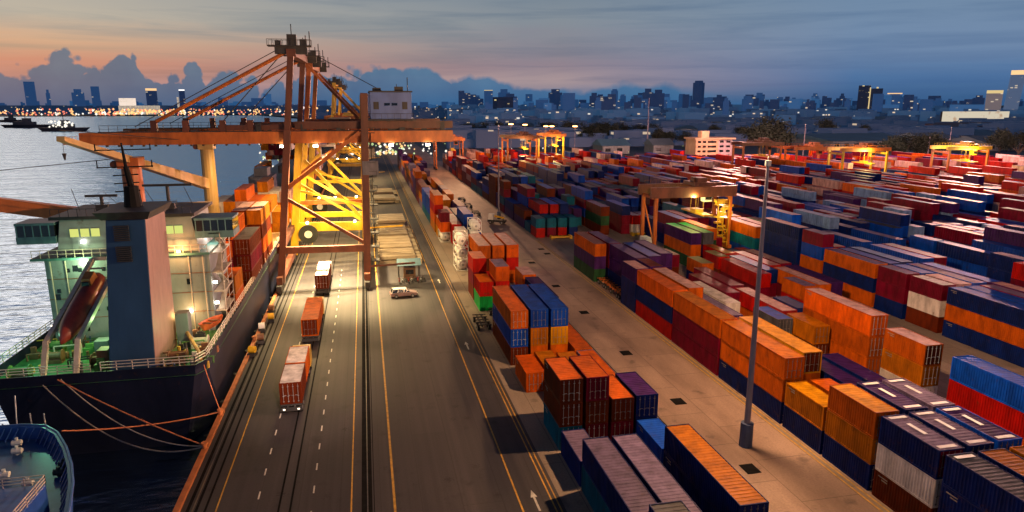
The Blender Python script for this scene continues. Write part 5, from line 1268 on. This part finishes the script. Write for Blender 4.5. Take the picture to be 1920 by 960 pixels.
T(1846,1877,175,1500,hazy('yellow_tower',(.1,.1,.1),srgb(96,88,92),.10),'square tower with glowing yellow crown',crown=(CROWNY,.12)); T(1880,1908,140,1500,hazy('tall_glass',(.04,.06,.09),srgb(66,84,112),.06),'tallest leaning glass tower at far right with orange lit crown',crown=(CROWN,.10),lean=.22)
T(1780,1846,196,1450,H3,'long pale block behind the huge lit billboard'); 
# big lit billboard wall
p0 = atY(1766,236,1000); p1 = atY(1889,236,1000); bb = thing('billboard', 'huge cream lit panel wall beneath the towers at the far right', 'billboard', (0,0,0))
bm_ = bpy.data.materials.new('lit_panel'); nt, out = nodes_of(bm_); e = nt.nodes.new('ShaderNodeEmission'); nz_ = nt.nodes.new('ShaderNodeTexNoise'); nz_.inputs['Scale'].default_value = .05; nz_.inputs['Detail'].default_value = 6; tc_ = nt.nodes.new('ShaderNodeTexCoord'); cr_ = nt.nodes.new('ShaderNodeValToRGB')
cr_.color_ramp.elements[0].position = .33; cr_.color_ramp.elements[0].color = (.42,.22,.12,1); cr_.color_ramp.elements[1].position = .45; cr_.color_ramp.elements[1].color = (.66,.58,.44,1)
nt.links.new(tc_.outputs['Object'], nz_.inputs[0]); nt.links.new(nz_.outputs[0], cr_.inputs[0]); nt.links.new(cr_.outputs[0], e.inputs[0]); nt.links.new(e.outputs[0], out.inputs[0]); bm_.cycles.emission_sampling = 'NONE'
MB().box(p0[0],p1[0],1000,1002,atY(1800,234,1000)[2],atY(1800,209,1000)[2]).build('panel', bm_, bb); MB().box(p0[0],p1[0],1002.1,1006,0,atY(1800,210,1000)[2]).build('frame', DARK, bb)
# generic far skyline
rnd = random.Random(2)
for i in range(238):
    u = rnd.uniform(-20,1940) if i < 120 else rnd.uniform(850,1940); 
    vt = rnd.choice([rnd.uniform(182,194), rnd.uniform(186,196), rnd.uniform(173,188)]) if u > 850 else rnd.choice([rnd.uniform(186,196), rnd.uniform(190,199)])
    w_ = rnd.uniform(8,26); Y = rnd.uniform(3300,4600) if u < 900 else rnd.uniform(1500,3600)
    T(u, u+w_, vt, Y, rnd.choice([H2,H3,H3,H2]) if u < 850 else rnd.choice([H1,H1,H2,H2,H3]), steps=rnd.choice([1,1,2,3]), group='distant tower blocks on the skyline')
# low city mass
mbs = MB(); lights = {k: MB() for k in 'wory'}
def octa(mb, x, y, z, r):
    n = len(mb.v); mb.v += [(x+r,y,z),(x-r,y,z),(x,y+r,z),(x,y-r,z),(x,y,z+r),(x,y,z-r)]
    mb.f += [tuple(n+i for i in q) for q in ((0,2,4),(2,1,4),(1,3,4),(3,0,4),(2,0,5),(1,2,5),(3,1,5),(0,3,5))]
for i in range(1500):
    Y = 560+rnd.random()**1.4*3400; u = rnd.uniform(560,1940); x = atY(u,205,Y)[0]
    if x < 60 and Y < 900: continue
    w_ = rnd.uniform(10,38); h_ = rnd.uniform(4,16)*(1+ (Y>1500)*.6); mbs.box(x,x+w_,Y,Y+rnd.uniform(10,30),0,h_)
for i in range(420):
    Y = rnd.uniform(2950,3600); u = rnd.uniform(-30,620); x = atY(u,205,Y)[0]; mbs.box(x,x+rnd.uniform(25,90),Y,Y+30,0,rnd.uniform(8,34))
mb2 = MB(); mb3 = MB()
for i in range(420):
    Y = rnd.uniform(1100,3000); u = rnd.uniform(840,1940); x = atY(u,205,Y)[0]; w_ = rnd.uniform(14,44); (mb2 if i % 2 else mb3).box(x,x+w_,Y,Y+25,0,rnd.uniform(14,34)*(Y/2200)**.5)
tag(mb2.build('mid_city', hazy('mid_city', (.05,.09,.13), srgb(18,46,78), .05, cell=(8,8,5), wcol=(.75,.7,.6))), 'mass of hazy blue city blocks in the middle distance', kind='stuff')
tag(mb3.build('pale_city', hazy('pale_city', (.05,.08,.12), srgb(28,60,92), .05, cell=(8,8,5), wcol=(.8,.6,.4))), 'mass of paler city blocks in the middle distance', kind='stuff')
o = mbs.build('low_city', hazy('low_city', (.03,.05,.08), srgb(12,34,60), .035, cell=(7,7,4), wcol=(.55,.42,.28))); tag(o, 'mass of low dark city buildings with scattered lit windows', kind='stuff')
def lights_at(n, u0, u1, v0, v1, keys, rr=(.0007,.0016), Ymax=3000):
    for i in range(n):
        u = rnd.uniform(u0,u1); v = rnd.uniform(v0,v1); Yg = min(Ymax, 35*1280/max(v-197,10)); Y = Yg
        p = atY(u, v, Y); octa(lights[rnd.choice(keys)], p[0], Y, max(1.5,p[2]), Y*rnd.uniform(*rr))
lights_at(260,-10,560,204,216,'wooorr',Ymax=2700); lights_at(130,170,420,205,214,'wooor',(.0010,.0021),Ymax=2650); lights_at(300,560,1160,200,236,'wwooo',(.0008,.0018)); lights_at(70,780,930,204,214,'ww',(.0015,.003)); lights_at(650,880,1920,199,244,'wwoooy'); lights_at(60,700,960,255,290,'ywwo',(.0008,.0022)); lights_at(60,1000,1900,225,300,'wy',(.0006,.0014)); lights_at(60,1740,1920,228,245,'oorw',(.001,.002))
lights_at(46,485,545,262,330,'wwoy',(.0008,.0024)); lights_at(70,640,760,262,292,'wyyo',(.001,.003))
for k_, c_, nm in (('w',(1,.92,.78),'white'),('o',(1,.55,.2),'orange'),('r',(1,.25,.15),'red'),('y',(.75,1,.45),'green')):
    o = lights[k_].build('city_lights', glow('city_light_'+nm, c_, {'w':1.3,'o':1.4,'r':1.2,'y':.9}[k_])); tag(o, 'countless small %s lights scattered over the distant city and port' % nm, kind='stuff')
# mid distance sheds
SHED = [paint('shed_roof_blue',(.05,.13,.20),.5,scale=.05), paint('shed_roof_gray',(.10,.15,.19),.5,scale=.05), paint('shed_roof_brown',(.16,.10,.09),.6,scale=.05)]
WALLM = paint('shed_wall',(.12,.14,.16),.7)
shedl = ['low warehouse %s' % s for s in ('with long blue roof behind the tall white mast','with blue roof left of the round tanks','with grey roof left of the office block','behind the office block','with pale roof right of the office block','left of the near black apartment block','with wide blue roof behind the yellow gantry','behind the dark tree line at right','far right behind the orange gantry','at the far right edge below the billboard','with brown roof before the billboard','white blue shed behind lamp masts','small shed left of the white mast','long shed right of the white mast','midtown shed below the angular block','low hall below the cluster of blocks')]
sh = [(1175,1255,262,238,640),(1060,1130,250,236,760),(1255,1290,268,250,600),(1370,1440,246,226,900),(1450,1520,262,246,640),(880,930,244,232,900),(1560,1720,286,266,480),(1730,1790,282,262,470),(1800,1900,276,256,500),(1850,1925,296,276,430),(1770,1900,252,240,760),(1000,1100,244,234,820),(1130,1180,290,280,480),(1225,1262,290,276,480),(1290,1370,236,222,1100),(1575,1690,236,214,1250)]
for i, (u0,u1,vb,vt,Yg) in enumerate(sh):
    Y = 35*1280/(vb-197)*.99; p0 = atY(u0,vb,Y); p1 = atY(u1,vb,Y); w_ = p1[0]-p0[0]; h_ = max(6, min(14, (vb-vt)*.45*Y/1280)); dp = min(90, w_*1.1)
    t = thing('warehouse', shedl[i], 'building', ((p0[0]+p1[0])/2, Y, 0)); MB().box(-w_/2,w_/2,0,dp,0,h_).build('wall', WALLM if i != 15 else paint('pale_wall',(.4,.38,.40)), t)
    mb = MB(); mb.poly([(-w_/2-1,-1,h_+.05),(w_/2+1,-1,h_+.05),(w_/2+1,dp/2,h_+4.5),(-w_/2-1,dp/2,h_+4.5)]).poly([(-w_/2-1,dp+1,h_+.05),(w_/2+1,dp+1,h_+.05),(w_/2+1,dp/2,h_+4.5),(-w_/2-1,dp/2,h_+4.5)]).poly([(-w_/2-1,-1,h_+.05),(-w_/2-1,dp+1,h_+.05),(-w_/2-1,dp/2,h_+4.5)]).poly([(w_/2+1,-1,h_+.05),(w_/2+1,dp+1,h_+.05),(w_/2+1,dp/2,h_+4.5)])
    mb.build('roof', SHED[i%2 if i not in (10,) else 2], t)
    mb = MB()
    for q in range(int(w_/9)): mb.box(-w_/2+2+q*9,-w_/2+6+q*9,-.12,-.02,h_*.3,h_*.7)
    mb.build('window', WINLIT if i in (3,15,11) else GLASSD, t)
for i, (u, v) in enumerate(((1290,256),(1325,252))):
    p = at(u,v); t = thing('storage_tank', '%s round storage tank with domed blue roof' % ('left','right')[i], 'tank', (p[0],p[1],0)); MB().tube((0,0,0),(0,0,9),15,n=28).build('shell', SHED[1], t); MB().tube((0,0,9),(0,0,12.5),15.2,3,n=28).build('roof', SHED[0], t)
# trees
LEAF = paint('leaf_dark_green', (.010,.022,.014), .8, dirt=.5, scale=.6, streak=False); BARK = paint('bark', (.05,.035,.025), .9)
def tree_meshes(seed):
    rn = random.Random(seed); tr = MB(); tr.tube((0,0,0),(0,0,4.5),.45,.3,n=7)
    ends = []
    for i in range(7):
        a = rn.uniform(0,6.28); e = Vector((math.cos(a)*rn.uniform(2,4), math.sin(a)*rn.uniform(2,4), rn.uniform(6,10))); tr.tube((0,0,rn.uniform(3,4.4)), e, .2, .07, n=5); ends.append(e)
    ends.append(Vector((0,0,10.5))); cr = MB()
    for i in range(1700):
        c = rn.choice(ends)+Vector((rn.gauss(0,1.35),rn.gauss(0,1.35),rn.gauss(0,1.0))); s_ = rn.uniform(.22,.5)
        a = Vector((rn.gauss(0,1),rn.gauss(0,1),rn.gauss(0,1))).normalized(); b = a.orthogonal().normalized()
        cr.poly([c-a*s_, c+b*s_*.7, c+a*s_, c-b*s_*.7])
    return tr.mesh('trunk'), cr.mesh('crown')
TM = [tree_meshes(i) for i in range(3)]
for a, b in TM: a.materials.append(BARK); b.materials.append(LEAF)
treepx = [(1418,300,2.2),(1445,300,2.6),(1462,303,2.0),(1395,272,1.6),(1345,268,1.5),(1340,262,1.4)]+[(1670+i*15,306,1.5) for i in range(7)]+[(1095+i*14,272,1.5) for i in range(5)]+[(880+i*26,262,1.6) for i in range(14)]+[(1240+i*22,276,1.3) for i in range(3)]+[(1880,300,1.6),(1905,304,1.8),(1540,264,1.8),(1620,264,1.5)]
for i, (u, v, s_) in enumerate(treepx):
    p = at(u, v); t = thing('broadleaf_tree', 'large rounded dark tree between the two orange gantries' if i < 3 else 'dark leafy tree in the tree line behind the container yard', 'tree', (p[0]+rnd.uniform(-3,3),p[1]+rnd.uniform(-6,6),0), rnd.uniform(0,6.28), 'large trees between the gantries' if i < 3 else 'dark trees behind the yard'); t.scale = (s_,s_,s_*rnd.uniform(.8,1.0))
    a, b = TM[i%3]; link('trunk', a, t); link('crown', b, t)
# boats on the river, left
def boat(u0, u1, v, label, lit):
    Y = 38*1280/(v-197); p0 = atY(u0,v,Y); p1 = atY(u1,v,Y); w_ = p1[0]-p0[0]
    t = thing('river_boat', label, 'boat', ((p0[0]+p1[0])/2,Y,-3), 0)
    mb = MB().hexa([(-w_*.42,-8,0),(w_*.42,-8,0),(w_*.42,8,0),(-w_*.42,8,0)],[(-w_/2,-10,5),(w_/2,-10,5),(w_/2,10,5),(-w_/2,10,5)]); mb.build('hull', paint('boat_dark',(.012,.018,.03),.6), t)
    mb = MB().box(-w_*.25,w_*.2,-6,6,5,10).box(-w_*.05,w_*.1,-5,5,10,16).tube((0,0,16),(0,0,26),.5); mb.build('deckhouse', paint('boat_gray',(.04,.05,.07)), t)
    if lit:
        mb = MB(); rn = random.Random(int(u0))
        for i in range(26): octa(mb, rn.uniform(-w_*.28,w_*.25), -9, rn.uniform(6,15), rn.uniform(1.0,2.4))
        mb.build('deck_lights', MATS['city_light_white'], t)
boat(5,92,233,'long dark barge nearest the left edge of the river',False); boat(75,165,239,'dark tugboat with bright deck lights on the river',True); boat(0,40,224,'dark barge behind the long one at the left edge',False)
# reach the row of lamps on the yard far left: floodlit quay end
#------------------------------------------------------------------- lamps
WARM = (1,.56,.27)
lamp('mast_lamp', (37.2,60.5,30.6), 2150, WARM, kind='Linear', radius=.5)
lamp('mast_lamp', (37.5,8,30), 320, WARM, kind='Linear', radius=.6)  # unseen fill lamp, no mast here; keeps the near yard from going dark
lamp('mast_lamp', (112,62,30), 560, (1,.45,.30), kind='Linear', radius=.8)
lamp('mast_lamp', (190,330,36), 5200, (1,.46,.36), kind='Linear', radius=1)
lamp('mast_lamp', (290,280,40), 6500, (1,.50,.42), kind='Linear', radius=1)
lamp('mast_lamp', (46,350,30), 1500, (1,.50,.25), kind='Linear', radius=1)
for (x, y, z, e) in ((-9,137,26.8,150000),(-6,118,26.8,26000),(-9,168,26.5,160000),(-5,196,26,150000),(0,235,26,170000),(2,285,26,180000),(2,350,26,200000),(6,150,26.5,60000)):
    lamp('crane_flood', (x,y,z), e*.42*({137:2.4,118:1.6,168:1.4}.get(y, 1) if y < 180 else .7), (1,.70,.30), target=(x,y-2,0), size=135, blend=.8, radius=.8)
lamp('crane_flood', (-7.5,136,26.5), 200000, (1,.74,.36), target=(-8.5,128,0), size=84, blend=1, radius=.6)
lamp('crane_flood', (-8,140,26.5), 230000, (1,.78,.42), target=(-8.5,141,0), size=80, blend=1, radius=.6)
lamp('crane_flood', (2,30,31), 170000, (1,.66,.50), target=(-9.5,84,3), size=26, blend=1, radius=.6)  # added spot, no crane modelled here; brightens the nearest truck
lamp('crane_flood', (-8.5,152,14), 8000, (1,.72,.2), target=(-9,166,10), size=120, radius=.5)
lamp('crane_flood', (-8.5,170,14), 8000, (1,.72,.2), target=(-9,186,10), size=120, radius=.5)
lamp('gantry_flood', (76,148.5,13.6), 5000, (1,.78,.25), radius=.4)
lamp('gantry_flood', (83.6,145.3,10), 900, (1,.75,.2), radius=.3)
for g_ in GANTRY_AT[:2]+GANTRY_AT[4:6]: lamp('gantry_flood', ((g_[0]+g_[1])/2, g_[2]-1.5, 15), 15000, (1,.72,.25), radius=.5)
lamp('deck_lamp', (-35.2,91.2,15.8), 800, (.72,1,.45), radius=.2)
lamp('deck_lamp', (-31,85,10.5), 1000, (.55,1,.35), radius=.2)
lamp('deck_lamp', (-37.5,82,10), 600, (.3,1,.6), radius=.2)
lamp('deck_lamp', (-24.0,91.2,16.8), 1300, (1,.42,.12), radius=.2)
lamp('deck_lamp', (-23.3,91.0,8.6), 700, (1,.5,.15), radius=.2)
lamp('deck_lamp', (-20.5,84,9.5), 450, (.8,1,.4), radius=.2)
lamp('deck_lamp', (-21,98,18), 500, (1,.8,.6), radius=.2)
lamp('ship_flood', (-24,108,26), 14000, (1,.42,.12), target=(-20,112,8), size=130, radius=.5)
lamp('ship_flood', (-22,146,24), 14000, (1,.62,.25), target=(-26,165,12), size=120, radius=.5)
for (x, y, z, m_) in ((-35.2,92.8,15.6,LAMPW),(-24.0,92.8,16.6,LAMPO),(-23.3,92.8,8.6,LAMPW),(-35,93.2,18.3,LAMPW),(-20.0,93.1,9.5,LAMPW),(-20,93.1,12.3,LAMPW),(-37.5,88,9.0,LAMPW),(-29.6,90.5,9.4,LAMPW)):
    MB().box(x-.22,x+.22,y-.1,y+.1,z-.15,z+.15).build('deck_light', m_, ship)

scn.view_settings.view_transform = 'Standard'; scn.view_settings.look = 'None'; scn.view_settings.exposure = 0
scn.render.engine = 'CYCLES'; scn.cycles.use_denoising = True
scn.cycles.max_bounces = 5; scn.cycles.diffuse_bounces = 2; scn.cycles.glossy_bounces = 3; scn.cycles.sample_clamp_indirect = 4
print('objects', len(bpy.data.objects))
